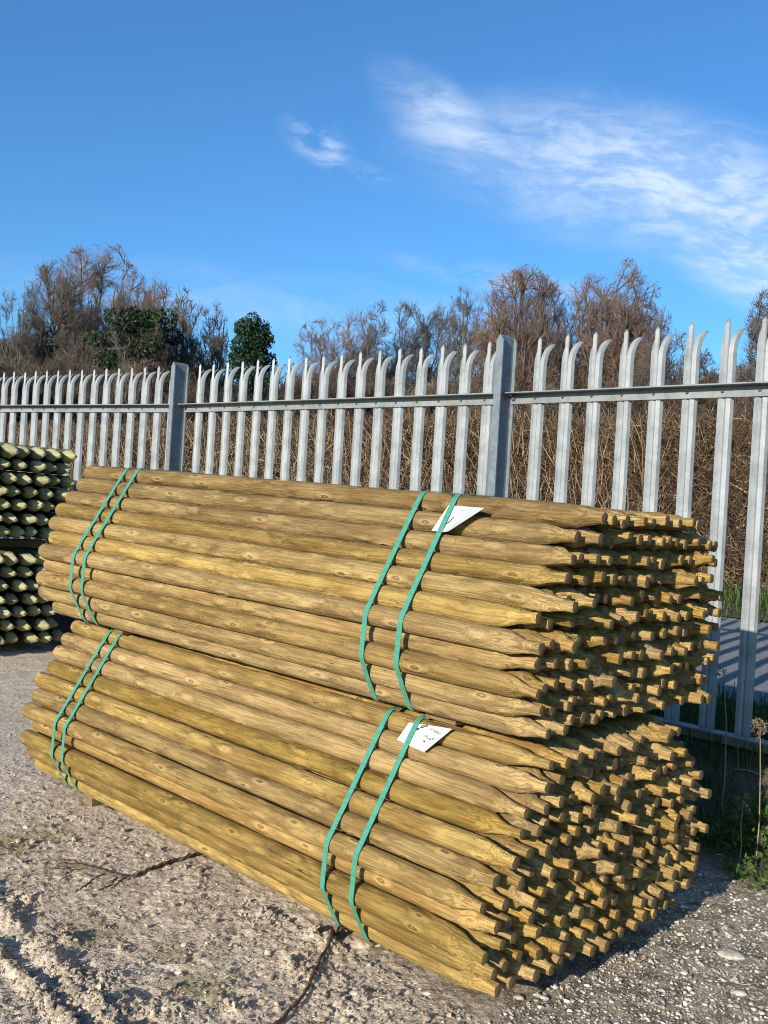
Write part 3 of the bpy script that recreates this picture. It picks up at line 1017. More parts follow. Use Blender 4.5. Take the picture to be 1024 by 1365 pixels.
# timber bearers
def bearer(B, x, z, label, w=0.07, h=0.025, y0=0.1, y1=0.85):
    m = bundle_matrix(B['o'], B['yaw'], B['tilt'])
    root = MB()
    n = 12
    ys = np.linspace(y0, y1, n)
    V = []
    rr = np.random.default_rng(int(abs(x * 1000)) + 5)
    for y in ys:
        j = rr.normal(0, .0012, 4)
        V += [(x - w / 2 + j[0], y, z - h / 2), (x + w / 2 + j[1], y, z - h / 2), (x + w / 2 + j[2], y, z + h / 2), (x - w / 2 + j[3], y, z + h / 2)]
    i = np.arange(4 * n).reshape(n, 4)
    F = np.stack([i[:-1], np.roll(i, -1, 1)[:-1], np.roll(i, -1, 1)[1:], i[1:]], -1).reshape(-1, 4)
    root.add(V, F); root.add(V[:4], [[0, 3, 2, 1]]); root.add(V[-4:], [[0, 1, 2, 3]])
    o = root.build('timber_bearer', M['bearer'])
    o.matrix_world = m
    tag(o, label, 'bearer', 'timber bearers under the bundles')


bearer(BL, -1.27, -4 * ROWH - RAD - 0.0235, 'short timber bearer under the lower bundle at its far blunt end', 0.05, 0.045, 0.10, 0.95)
bearer(BL, 0.03, -4 * ROWH - RAD - 0.0235, 'timber bearer under the lower bundle close to its pointed end', 0.06, 0.043, 0.13, 0.95)
bearer(BL, -1.27, 6 * ROWH + RAD + 0.012, 'thin timber bearer between the two bundles near the left pair of straps', 0.07, 0.022, 0.16, 0.80)
bearer(BL, 0.16, 6 * ROWH + RAD + 0.0125, 'thin timber bearer between the two bundles beside the lower paper tag', 0.10, 0.024, 0.20, 0.80)


# ------------------------------------------------------------------ paper tags
def slant_point(B, px, py, lift=0.0):
    """point on the slanted upper face of a bundle under a photo pixel, lifted off it"""
    m = np.array(bundle_matrix(B['o'], B['yaw'], B['tilt']))
    X, Yv, Zv, o = m[:3, 0], m[:3, 1], m[:3, 2], m[:3, 3]
    ang = math.atan2(ROWH, COL / 2)
    nl = -math.sin(ang) * Yv + math.cos(ang) * Zv      # outward normal of the slope
    p0 = o + Yv * RAD + nl * (RAD + 0.0018 + lift)
    d = (px - 512) / FPX * cr - (py - 682.5) / FPX * cu + fwd
    s = ((p0 - PZ) @ nl) / (d @ nl)
    return d * s + PZ, nl


def paper(B, corners, lifts, label, wave, marks):
    """corners: tl, tr, br, bl pixels"""
    C = [slant_point(B, *c, l)[0] for c, l in zip(corners, lifts)]
    C0 = [slant_point(B, *c, 0.0)[0] for c in corners]
    nl = slant_point(B, *corners[0])[1]
    nu, nv = 22, 22
    def surf(a, b):
        bl = lambda Q: (Q[0] * (1 - a) + Q[1] * a) * (1 - b) + (Q[3] * (1 - a) + Q[2] * a) * b
        k = float(smooth(a, 0.38, 1.0))
        return bl(C0) * (1 - k) + bl(C) * k + nl * wave(a, b) * k
    V = [surf(a, b) for b in np.linspace(0, 1, nv) for a in np.linspace(0, 1, nu)]
    V = np.array(V)
    F = grid_faces(nu, nv)
    mb = MB().add(V, F, 0, True).add(V + nl * -0.0004, F[:, ::-1], 0, True)
    o = mb.build('paper_tag', M['paper'])
    tag(o, label, 'paper tag')
    ink = MB(); pr = MB()
    for kind, pts, w in marks:
        tgt = ink if kind == 'ink' else pr
        for (a0, b0), (a1, b1) in zip(pts[:-1], pts[1:]):
            p0 = surf(a0, b0) + nl * 0.0006; p1 = surf(a1, b1) + nl * 0.0006
            d = p1 - p0; L = np.linalg.norm(d)
            if L < 1e-6: continue
            s = np.cross(d / L, nl) * w
            e = d / L * w * 0.5
            tgt.add([p0 - s - e, p0 + s - e, p1 + s + e, p1 - s + e], [[0, 1, 2, 3]])
    if ink.n: ink.build('handwriting', M['ink'], o)
    if pr.n: pr.build('printed_lines', M['print'], o)


def loop(cx, cy, rx, ry, n=9, a0=0.0, a1=6.28):
    return [(cx + rx * math.cos(a), cy + ry * math.sin(a)) for a in np.linspace(a0, a1, n)]


m1 = [('ink', loop(.38, .10, .035, .05), .0011), ('ink', loop(.46, .05, .03, .035, 7, 1, 5), .0011), ('ink', [(.36, .19), (.44, .0)], .0008), ('ink', loop(.30, .26, .035, .05), .0011), ('ink', [(.27, .33), (.35, .16)], .0009)]
for k, (a, b) in enumerate(((.60, .16), (.64, .15), (.70, .20), (.78, .22), (.82, .25), (.86, .24))):
    m1.append(('ink', loop(a, b, .014, .030, 6, k, k + 4.4), .0005))
for k, (a, b) in enumerate(((.62, .44), (.66, .47), (.71, .52), (.78, .50), (.80, .55), (.84, .50), (.70, .64), (.74, .66))):
    m1.append(('ink', loop(a, b, .015, .035, 6, k * 2, k * 2 + 4.0), .00065))
m1 += [('ink', [(.73, .18), (.76, .24)], .0005), ('ink', [(.76, .17), (.73, .25)], .0005)]
for k in range(4):
    m1.append(('print', [(.50 - .02 * k, .12 + .14 * k), (.56 - .02 * k, .12 + .14 * k)], .0007))
m1.append(('print', [(.30, .62), (.42, .64)], .0006))
m1.append(('print', [(.28, .74), (.50, .77)], .0006))
paper(BL, ((545.5, 963), (602, 971), (566, 1003), (529, 986)), (0.004, 0.017, 0.010, 0.002),
      'flat white handwritten paper tag under a green strap of the lower bundle', lambda a, b: 0.003 * math.sin(a * 5 + b * 2) + 0.004 * (a * (1 - a)), m1)
m2 = [('ink', [(.43, .52), (.46, .44), (.44, .62), (.40, .70), (.47, .60)], .0012), ('ink', [(.38, .74), (.42, .66)], .0012)]
for k in range(5):
    m2.append(('print', [(.42, .16 + .11 * k), (.62 - .03 * k, .15 + .11 * k)], .0006))
paper(BU, ((598, 673.5), (646, 677), (600.5, 711), (575.5, 707)), (0.001, 0.030, 0.012, 0.001),
      'blank looking white paper tag curling up under a green strap of the upper bundle', lambda a, b: 0.004 * math.sin(b * 6.0) * (1 - a) + 0.010 * a * a * b, m2)


# ------------------------------------------------------------------ green post bundles at the left
def far_bundle(B, rows, label, seed, ncol, right_j):
    r = np.random.default_rng(seed)
    root = empty('post_bundle', bundle_matrix(B['o'], B['yaw'], B['tilt']))
    tag(root, label, 'post bundle', 'stacked bundles of green treated posts')
    PC, PH, PR = 0.106, 0.0825, 0.0408
    for i in range(rows):
        nc = right_j[i]
        for j in range(ncol):
            y = -(j + (0.5 if i % 2 else 0)) * PC + nc * PC
            z = -i * PH
            mb = MB()
            make_stake(mb, -1.8 + r.normal(0, .02), r.normal(0, 0.018), y + r.normal(0, .002), z + r.normal(0, .0015), PR * (1.15 if i == 0 else 1) * r.uniform(.93, 1.0), r, 12, r.uniform(.10, .13), 0.010, 0.01, cone=True)
            mb.build('post', [M['post'], M['post_end']], root)
    return root


pA = at(101, 609, 6.35)
FB1 = dict(o=pA, yaw=.87, tilt=0.03)
far_bundle(FB1, 7, 'upper bundle of dark stacked green treated posts with pointed ends, at the left edge', 31, 7, [0, .3, .1, .1, -.05, .1, .1])
pB = pA + np.array([-0.0, 0, -0.0825 * 7 - 0.085])
FB2 = dict(o=pB, yaw=.87, tilt=0.03)
far_bundle(FB2, 7, 'lower bundle of dark stacked green treated posts with pointed ends, at the left edge', 32, 7, [-.3, .1, .2, .4, .4, .2, .2])
for k, (zz, wh) in enumerate(((-0.0825 * 6 - 0.09, 'between the two dark post bundles'), (-0.0825 * 6 - 0.046 - 0.0825 * 7 - 0.085 - 0.035, 'under the lower dark post bundle'))):
    for xx, wd in ((-0.35, 'near their pointed ends'), (-1.5, 'near their far ends')):
        b = MB()
        b.box((xx, -0.35, zz), (0.08, 0.75, 0.07 if k else 0.045))
        o = b.build('timber_bearer', M['bearer'])
        o.matrix_world = bundle_matrix(pA, .87, 0.03)
        tag(o, 'timber bearer %s, %s' % (wh, wd), 'bearer', 'timber bearers under the bundles')


# ------------------------------------------------------------------ hedge, grass, weeds
def sticks(n, P0, D, L, r0, r1, bend=0.15, K=3, sides=3, seed=1, sm=False):
    r = np.random.default_rng(seed)
    D = D / np.linalg.norm(D, axis=1, keepdims=True)
    s = np.linspace(0, 1, K)[None, :, None]
    B = r.normal(0, 1, (n, 1, 3)) * bend
    P = P0[:, None] + (D[:, None] * s + B * s * s) * L[:, None, None]
    Rr = r0[:, None] * (1 - s[..., 0]) + r1[:, None] * s[..., 0]
    V, F = tubes(P, Rr, sides)
    tone = np.repeat(r.random(n), K * sides)
    return V, F, tone


def leaves(C, size, seed=1, up=0.0):
    """small two-triangle folded leaves around centres C"""
    r = np.random.default_rng(seed)
    n = len(C)
    a = r.normal(0, 1, (n, 3)); a /= np.linalg.norm(a, axis=1, keepdims=True)
    b = np.cross(a, r.normal(0, 1, (n, 3))); b[:, 2] += up; b /= np.linalg.norm(b, axis=1, keepdims=True)
    sz = (size * r.uniform(.6, 1.3, n))[:, None]
    c = np.cross(a, b)
    V = np.stack([C - a * sz * .5, C + b * sz * .32 + c * sz * .12, C + a * sz * .5, C - b * sz * .32 + c * sz * .12], 1).reshape(-1, 3)
    i = np.arange(n * 4).reshape(n, 4)
    tone = np.repeat(r.random(n), 4)
    return V, i, tone


def build_hedge():
    r = np.random.default_rng(41)
    T0, T1, Hh = 6.9, 8.3, 2.2

    def world(a, t, h):
        X = P_POSTR[0] + a * DH[0] + t * NH[0]; Y = P_POSTR[1] + a * DH[1] + t * NH[1]
        return np.stack([X, Y, outer_z(X, Y) + h], -1)

    def top(a):
        return Hh - 0.12 + 0.28 * (fbm(a * 1.7, a * 0 + 3.3, 3, 2) - .5)

    root = empty('hedge', loc=tuple(world(np.array(4.0), np.array(7.6), np.array(0.0))))
    loc = np.array(root.location)
    tag(root, 'tall cut brown hedge of bare twigs and dead leaves beyond the lane', 'hedge')
    # dark core, coloured as the shade in the gaps between the twigs
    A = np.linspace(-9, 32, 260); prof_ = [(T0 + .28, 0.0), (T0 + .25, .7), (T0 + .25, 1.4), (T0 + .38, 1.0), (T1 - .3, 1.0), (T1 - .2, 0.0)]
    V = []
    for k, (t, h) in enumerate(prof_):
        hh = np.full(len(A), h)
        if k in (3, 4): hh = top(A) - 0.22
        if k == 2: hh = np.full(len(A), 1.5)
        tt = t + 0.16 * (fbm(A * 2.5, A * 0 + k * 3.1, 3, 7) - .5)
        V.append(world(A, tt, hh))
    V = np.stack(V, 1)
    MB().add(V.reshape(-1, 3) - loc, grid_faces(6, len(A)), 0, True).build('shade_core', M['hedge_core'], root)
    # twigs
    mb = MB()
    for n, a0, a1, rs, ls in ((38000, -2.5, 6, 1.0, .9), (26000, 6, 28, 1.7, 1.25), (2500, -9, -2.5, 1.5, 1.2)):
        a = a0 + (a1 - a0) * r.random(n) ** (1.0 if a0 < 6 else 1.25)
        front = r.random(n) < 0.72
        t = np.where(front, T0 + 0.32 * r.random(n) ** 1.0, T0 + .1 + (T1 - T0 - .2) * r.random(n))
        t = t + 0.18 * (fbm(a * 3, a * 0 + 1.0, 2, 4) - .5)
        hmax = top(a)
        h = np.where(front, hmax * r.random(n) ** 0.9, hmax - 0.35 + 0.35 * r.random(n))
        P0 = world(a, t, h)
        D = r.normal(0, 1, (n, 3)) * np.array([.6, .6, .4]); D[:, 2] += 0.75
        side = r.random(n) < 0.45
        D[side] = r.normal(0, 1, (side.sum(), 3))
        D[:, 0] -= NH[0] * 0.25; D[:, 1] -= NH[1] * 0.25
        L = r.gamma(2.2, 0.085, n).clip(.06, .6) * ls
        L = np.minimum(L, (hmax + 0.16 - h).clip(.05, 1))
        rad = r.gamma(2.2, 0.0014, n).clip(.0014, .012) * rs
        v, f, tone = sticks(n, P0, D, L, rad, rad * .6, 0.14, seed=int(a0 * 3) + 90)
        tone = tone ** 2.2 * 0.95 + 0.1 * np.repeat(h / 2.2, 9)
        mb.add(v - loc, f, 0, True, tone=tone)
    n = 1700
    a = 3.0 + 23 * r.random(n) ** 1.2
    hm = top(a); h = hm * r.random(n) * .8
    P0 = world(a, T0 + 0.12 * r.random(n) + 0.18 * (fbm(a * 3, a * 0 + 1.0, 2, 4) - .5), h)
    D = r.normal(0, .33, (n, 3)); D[:, 2] = 1.0
    L = np.minimum(r.uniform(.3, .9, n), hm + .12 - h)
    v, f, tone = sticks(n, P0, D, L, r.uniform(.005, .011, n), r.uniform(.003, .006, n), 0.12, seed=77)
    mb.add(v - loc, f, 0, True, tone=tone * .5 + .5)
    mb.build('twigs', M['twig'], root)
    n = 15000
    a = -2.5 + 30 * r.random(n) ** 1.6
    h = top(a) * r.random(n)
    C = world(a, T0 + .02 + 0.3 * r.random(n) + 0.18 * (fbm(a * 3, a * 0 + 1.0, 2, 4) - .5), h)
    v, f, tone = leaves(C, 0.05, 5)
    MB().add(v - loc, f, 0, False, tone=tone).build('dead_leaves', M['hedge_leaf'], root)


build_hedge()


def grass_patch(name, n, fn, hmin, hmax, wid, mat, seed):
    r = np.random.default_rng(seed)
    X, Y, Z = fn(r, n)
    th = r.uniform(0, 2 * np.pi, n); L = r.uniform(hmin, hmax, n)
    lean = r.uniform(.1, .8, n)
    dx, dy = np.cos(th), np.sin(th)
    w = wid * r.uniform(.6, 1.3, n)
    P = np.stack([X, Y, Z], -1)
    side = np.stack([-dy, dx, dx * 0], -1) * w[:, None]
    out = np.stack([dx, dy, dx * 0], -1)
    upv = np.array([0, 0, 1.0])
    m1_ = P + out * (lean * L * .3)[:, None] + upv * (L * .6)[:, None]
    tp = P + out * (lean * L)[:, None] + upv * (L * (1 - .35 * lean))[:, None]
    V = np.stack([P - side, P + side, m1_ + side * .8, m1_ - side * .8, tp], 1).reshape(-1, 3)
    i = np.arange(n * 5).reshape(n, 5)
    tone = np.repeat(r.random(n), 5)
    mb = MB().add(V, i[:, :4], 0, True, tone=tone)
    off = mb.n
    mb.f.append(np.stack([i[:, 3], i[:, 2], i[:, 4]], -1)); mb.m.append(np.zeros(n)); mb.sm.append(np.ones(n, bool))
    o = mb.build(name, mat)
    return tag(o, kind='stuff')


def fence_xy(a, t):
    return P_POSTR[0] + a * DH[0] + t * NH[0], P_POSTR[1] + a * DH[1] + t * NH[1]


def f_verge(r, n):
    a = -5 + 22 * r.random(n) ** 1.7; t = 5.0 + 2.0 * r.random(n) ** .8
    X, Y = fence_xy(a, t); return X, Y, outer_z(X, Y) + .02


def f_strip(r, n):
    a = -2.6 + 7 * r.random(n); t = 0.06 + 0.75 * r.random(n) ** 1.3
    X, Y = fence_xy(a, t); return X, Y, outer_z(X, Y)


def f_bank(r, n):
    a = -1.9 + 2.5 * r.random(n); t = -0.05 - 0.5 * r.random(n)
    X, Y = fence_xy(a, t)
    k = fbm(X * 6, Y * 6, 2, 3) > .46
    X, Y = X[k], Y[k]
    m_ = int(k.sum()); 
    X = np.concatenate([X, X[:n - m_] if n - m_ <= m_ else np.resize(X, n - m_)]); Y = np.concatenate([Y, Y[:n - m_] if n - m_ <= m_ else np.resize(Y, n - m_)])
    X = X + r.normal(0, .02, n); Y = Y + r.normal(0, .02, n)
    return X, Y, surf_z(X, Y) - .004


tag(grass_patch('grass', 16000, f_verge, .06, .26, .006, M['grass'], 51), 'rough green grass on the verge below the brown hedge', 'grass')
tag(grass_patch('grass', 9000, f_strip, .05, .18, .003, M['grass'], 52), 'short green grass just behind the palisade fence', 'grass')
tag(grass_patch('grass', 2600, f_bank, .03, .13, .0022, M['grass'], 53), 'thin grass on the dark bank in front of the fence', 'grass')


def weed(px, py, Yd, n, spread, hgt, seed, label, leaf=0.022):
    """leafy weed: stems with leaf pairs"""
    r = np.random.default_rng(seed)
    p = at(px, py, Yd); base = np.array([p[0], p[1], float(surf_z(p[0], p[1]))])
    root = empty('weed', loc=tuple(base))
    tag(root, label, 'weed', 'low green weeds on the bank by the fence')
    P0 = np.stack([r.normal(0, spread * .4, n), r.normal(0, spread * .4, n), np.full(n, -.005)], 1)
    D = np.stack([r.normal(0, .5, n), r.normal(0, .5, n), np.full(n, 1.0)], 1)
    L = r.uniform(.5, 1, n) * hgt
    v, f, tone = sticks(n, P0, D, L, np.full(n, .0014), np.full(n, .0008), .2, seed=seed)
    MB().add(v, f, 0, True, tone=tone).build('stems', M['weed'], root)
    Dn = D / np.linalg.norm(D, axis=1, keepdims=True)
    q = r.random((n, 9)) ** .7
    C = (P0[:, None] + Dn[:, None] * (q * L[:, None])[..., None]).reshape(-1, 3) + r.normal(0, .012, (n * 9, 3))
    C[:, 2] = np.maximum(C[:, 2], .006)
    v, f, tone = leaves(C, leaf, seed + 1, up=1.5)
    MB().add(v, f, 0, False, tone=tone).build('leaves', M['weed'], root)


weed(1012, 1066, 3.55, 40, .17, .12, 61, 'bright green leafy weed around the tall dead stalk')
weed(1022, 1035, 3.62, 30, .13, .17, 62, 'taller green weed right behind the dead stalk at the photo edge')
weed(968, 1062, 3.62, 26, .12, .11, 63, 'small darker green weed left of the dead stalk')
weed(1008, 1132, 3.28, 22, .12, .07, 64, 'sparse low green weed on the soil in front of the dead stalk')
weed(945, 1032, 3.66, 24, .14, .12, 65, 'dim green weed in the shade beside the lower bundle')


def dead_stalk(px, py_base, py_top, Yd, label, seed, heads=26, hr=.03):
    r = np.random.default_rng(seed)
    b = at(px, py_base, Yd); b[2] = float(surf_z(b[0], b[1]))
    tp = at(px + 4, py_top, Yd)
    H = tp[2] - b[2]
    root = empty('dead_stalk', loc=tuple(b))
    tag(root, label, 'dead plant')
    pts = np.array([[0, 0, -.01], [.004, 0, H * .3], [-.002, 0, H * .6], [tp[0] - b[0] - .005, 0, H * .95]])
    v, f = tubes(pts[None], np.array([[.0028, .0025, .002, .0016]]), 6)
    MB().add(v, f, 0, True, tone=0.7).build('stem', M['dry'], root)
    n = heads
    c = pts[-1] - np.array([0, 0, hr * .6])
    D = r.normal(0, 1, (n, 3)); D[:, 2] = np.abs(D[:, 2]) * .7
    P0 = c + np.stack([np.zeros(n), np.zeros(n), r.uniform(-hr * 1.4, hr * .8, n)], 1)
    v, f, tone = sticks(n, P0, D, r.uniform(.4, 1.2, n) * hr, np.full(n, .0008), np.full(n, .0006), .3, seed=seed)
    mb = MB().add(v, f, 0, True, tone=tone)
    Dn = D / np.linalg.norm(D, axis=1, keepdims=True)
    C = np.repeat(P0 + Dn * hr * .8, 6, 0) + r.normal(0, hr * .22, (n * 6, 3))
    v, f, tone = leaves(C, .009, seed)
    mb.add(v, f, 0, False, tone=tone * .5)
    mb.build('seed_head', M['dry'], root)


dead_stalk(1012, 1074, 955, 3.45, 'tall dry stalk with brown seed head standing in the green weeds', 71, 34, .028)
dead_stalk(962, 1085, 878, 3.75, 'thin leaning dead stem in front of the fence pales', 72, 8, .02)
dead_stalk(990, 1070, 1060, 3.42, 'short dry seed head low beside the tall dead stalk', 73, 14, .02)


def loose_sticks():
    r = np.random.default_rng(77)
    for px, py, ang, L, lab in ((1000, 1128, .4, .22, 'longest dry twig on the soil at the right, nearest the camera'), (985, 1098, 2.4, .16, 'dry twig lying in the shade edge left of the rusty strip'),
                                (1012, 1098, 1.2, .13, 'short steeply tilted dry twig just below the rusty strip'), (950, 1120, .1, .18, 'dry twig in the deep shade beside the lower bundle')):
        p = gpt(px, py)
        pts = []
        for s in np.linspace(-.5, .5, 6):
            x = p[0] + math.cos(ang) * L * s + r.normal(0, .005); y = p[1] + math.sin(ang) * L * s + r.normal(0, .005)
            pts.append((x, y, float(surf_z(x, y)) + .004 + .01 * (1 - (2 * s) ** 2)))
        v, f = tubes(np.array(pts)[None], np.array([[.0032, .0030, .0027, .0024, .002, .0012]]), 5)
        o = MB().add(v, f, 0, True, tone=r.random()).build('twig', M['dry'])
        tag(o, lab, 'twig', 'dry twigs lying by the weeds')


loose_sticks()
# rusty strip at the right edge
p = gpt(1010, 1078)
mb = MB()
n = 14
V = []
rs = np.random.default_rng(5)
for k in range(n):
    s = (k / (n - 1) - .5) * .22
    x, y = p[0] + s * .95, p[1] - s * .15
    z = float(surf_z(x, y)) + .018 + .006 * math.sin(k * 1.1)
    w = .014 * (1 + .3 * rs.normal())
    V += [(x, y - w, z - .012), (x, y + w, z - .010), (x, y + w * .7, z + .010), (x, y - w * .7, z + .008)]
i = np.arange(4 * n).reshape(n, 4)
mb.add(V, np.stack([i[:-1], np.roll(i, -1, 1)[:-1], np.roll(i, -1, 1)[1:], i[1:]], -1).reshape(-1, 4), 0, False)
mb.add(V[:4], [[0, 3, 2, 1]]); mb.add(V[-4:], [[0, 1, 2, 3]])
tag(mb.build('rusty_strip', M['rust']), 'rusty brown strip half buried under the weeds at the photo edge', 'scrap')


# ------------------------------------------------------------------ stones, clods, chips
ICO_V = None


def ico():
    t = (1 + 5 ** .5) / 2
    v = np.array([(-1, t, 0), (1, t, 0), (-1, -t, 0), (1, -t, 0), (0, -1, t), (0, 1, t), (0, -1, -t), (0, 1, -t), (t, 0, -1), (t, 0, 1), (-t, 0, -1), (-t, 0, 1)], float)
    v /= np.linalg.norm(v[0])
    f = np.array([(0, 11, 5), (0, 5, 1), (0, 1, 7), (0, 7, 10), (0, 10, 11), (1, 5, 9), (5, 11, 4), (11, 10, 2), (10, 7, 6), (7, 1, 8), (3, 9, 4), (3, 4, 2), (3, 2, 6), (3, 6, 8), (3, 8, 9), (4, 9, 5), (2, 4, 11), (6, 2, 10), (8, 6, 7), (9, 8, 1)])
    return v, f


def rocks(name, X, Y, size, mat, label, cat, seed, sink=0.3, flat=0.65, smooth_=False):
    r = np.random.default_rng(seed)
    n = len(X)
    v, f = ico()
    V = v[None] * (1 + r.normal(0, .22, (n, 12, 1)))
    V = V * np.stack([r.uniform(.8, 1.4, n), r.uniform(.7, 1.1, n), np.full(n, flat) * r.uniform(.7, 1.2, n)], 1)[:, None]
    th = r.uniform(0, 6.28, n); c, s = np.cos(th)[:, None], np.sin(th)[:, None]
    V = np.stack([V[..., 0] * c - V[..., 1] * s, V[..., 0] * s + V[..., 1] * c, V[..., 2]], -1) * size[:, None, None]
    Z = surf_z(X, Y) + size * (flat - sink)
    V = V + np.stack([X, Y, Z], 1)[:, None]
    F = (f[None] + (np.arange(n) * 12)[:, None, None]).reshape(-1, 3)
    o = MB().add(V.reshape(-1, 3), F, 0, smooth_, tone=np.repeat(r.random(n), 12)).build(name, mat)
    return tag(o, label, cat, kind='stuff')


def persp_xy(r, n, y0=1.75, y1=4.2, s0=-.55, s1=.55):
    """scatter denser close by"""
    Y = y0 * (y1 / y0) ** (r.random(n) ** 1.15)
    X = (s0 + (s1 - s0) * r.random(n)) * Y
    return X, Y


def under_stack(X, Y):
    """inside the footprint of the lower bundle"""
    o = BL['o']; v = np.array([math.cos(BL['yaw']), math.sin(BL['yaw'])])
    a = (X - o[0]) * UH[0] + (Y - o[1]) * UH[1]; b = (X - o[0]) * v[0] + (Y - o[1]) * v[1]
    return (a > -.42) & (a < 1.6) & (b > .12) & (b < .95)


def build_litter():
    r = np.random.default_rng(81)
    X, Y = persp_xy(r, 60000)
    z = yard_detail(X, Y)[1]
    keep = (r.random(len(X)) < (0.04 + 0.8 * z)) & (t_of(X, Y) < -.75) & ~under_stack(X, Y)
    X, Y = X[keep], Y[keep]
    size = r.gamma(2.6, 0.00105, len(X)).clip(.0010, .0085)
    rocks('gravel', X, Y, size, M['stone'], 'white and grey stone chips scattered over the dark tarmac', 'gravel', 1)
    X, Y = persp_xy(r, 15000, 1.75, 4.0, -.6, .3)
    d, z, m_, rg = yard_detail(X, Y)
    dens = 0.14 + 0.9 * rg + 0.35 * (fbm(X * 3, Y * 3, 3, 14) > .52)
    keep = (r.random(len(X)) < dens) & ~under_stack(X, Y) & (z < .8)
    X, Y = X[keep], Y[keep]
    size = r.gamma(2.2, 0.0016, len(X)).clip(.0015, .010)
    rocks('mud_clods', X, Y, size, M['clod'], 'crumbled lumps of dried mud thrown up along the wheel ruts', 'mud clods', 2, 0.2, .75)
    # crumbs heaped along the ruts
    P_, S_ = [], []
    for line, cnt, wd in ((RIDGE1, 5000, .024), (RIDGE2, 2200, .013)):
        L_ = np.array(line); q = r.random(cnt) * (len(L_) - 1.001); k = q.astype(int); f_ = (q - k)[:, None]
        p_ = L_[k] * (1 - f_) + L_[k + 1] * f_ + r.normal(0, wd, (cnt, 2))
        kk = fbm(p_[:, 0] * 9, p_[:, 1] * 9, 2, 31) > .44
        P_.append(p_[kk]); S_.append(r.gamma(1.6, .0016, int(kk.sum())).clip(.0012, .0095))
    for c_ in CLUMPS:
        p_ = np.array(c_) + r.normal(0, .03, (120, 2)); P_.append(p_); S_.append(r.gamma(1.6, .0015, 120).clip(.0012, .008))
    P_ = np.concatenate(P_); S_ = np.concatenate(S_)
    kk = ~under_stack(P_[:, 0], P_[:, 1]); P_, S_ = P_[kk], S_[kk]
    rocks('mud_crumbs', P_[:, 0], P_[:, 1], S_, M['clod'], 'pale crumbs of dry mud heaped on the rut edges and churned clumps', 'mud clods', 4, 0.45, .85, False)
    # chips
    X, Y = persp_xy(r, 40000, 1.75, 6.5, -.6, .45)
    z = yard_detail(X, Y)[1]
    keep = (t_of(X, Y) < -.3) & ~under_stack(X, Y) & (r.random(len(X)) < 1 - .8 * z)
    X, Y = X[keep], Y[keep]; n = len(X)
    th = r.uniform(0, 6.28, n); L = r.gamma(2.2, .0028, n).clip(.002, .026); w = L * r.uniform(.12, .4, n)
    w = np.minimum(w, .003)
    Z = surf_z(X, Y) + .0025
    dz = r.normal(0, .18, n) * L
    a = np.stack([np.cos(th) * L, np.sin(th) * L, dz], 1) * .5; b = np.stack([-np.sin(th) * w, np.cos(th) * w, r.normal(0, .3, n) * w], 1) * .5
    P = np.stack([X, Y, Z], 1); up = np.array([0, 0, .0012])
    V = np.stack([P - a - b, P + a - b, P + a + b, P - a + b, P - a - b + up, P + a - b + up, P + a + b + up, P - a + b + up], 1)
    i = np.arange(n)[:, None] * 8
    F = np.concatenate([i + np.array(q) for q in ([4, 5, 6, 7], [0, 1, 5, 4], [1, 2, 6, 5], [2, 3, 7, 6], [3, 0, 4, 7])])
    o = MB().add(V.reshape(-1, 3), F, 0, False, tone=np.repeat(r.random(n), 8)).build('wood_chips', M['chip'])
    tag(o, 'small pale wood chips and bark bits littering the muddy yard', 'wood chips', kind='stuff')


build_litter()


def ground_line(name, pix, rad, mat, label, cat, lift=0.5, sides=7, twist=0.0, seed=0, wob=.003):
    r = np.random.default_rng(seed)
    P = [gpt(*p)[:2] for p in pix]
    P = np.array(P)
    # smooth resample
    t = np.linspace(0, len(P) - 1, 14 * len(P)); k = np.arange(len(P))
    X = np.interp(t, k, P[:, 0]); Y = np.interp(t, k, P[:, 1])
    for _ in range(6):
        X[1:-1] = (X[:-2] + X[1:-1] * 2 + X[2:]) / 4; Y[1:-1] = (Y[:-2] + Y[1:-1] * 2 + Y[2:]) / 4
    n = len(X)
    X = X + wob * (vnoise(np.arange(n) * .13, np.zeros(n), seed) - .5); Y = Y + wob * (vnoise(np.arange(n) * .13, np.ones(n) * 5, seed) - .5)
    Z = surf_z(X, Y)
    for _ in range(8):
        Z[1:-1] = np.maximum(Z[1:-1], (Z[:-2] + Z[2:]) / 2 - .0004)
    Z = Z + rad * lift
    Rr = np.full(n, rad) * (1 + .22 * (vnoise(np.arange(n) * .8, np.zeros(n), seed + 2) - .5))
    Rr[-1] *= .4; Rr[0] *= .5
    pts = np.stack([X, Y, Z], -1)
    # local frames
    T = np.gradient(pts, axis=0); T /= np.linalg.norm(T, axis=1, keepdims=True)
    s = np.cross(T, [0, 0, 1.0]); s /= np.linalg.norm(s, axis=1, keepdims=True); w = np.cross(s, T)
    th = np.linspace(0, 2 * np.pi, sides, endpoint=False)
    ph = th[None] + twist * np.arange(n)[:, None]
    rr = Rr[:, None] * (1 + (.25 * np.cos(3 * th)[None] if twist else 0))
    V = pts[:, None] + s[:, None] * (np.cos(ph) * rr)[..., None] + w[:, None] * (np.sin(ph) * rr)[..., None]
    i = np.arange(n * sides).reshape(n, sides)
    F = np.stack([i[:-1], np.roll(i, -1, 1)[:-1], np.roll(i, -1, 1)[1:], i[1:]], -1).reshape(-1, 4)
    o = MB().add(V.reshape(-1, 3), F, 0, True).build(name, mat)
    return tag(o, label, cat)


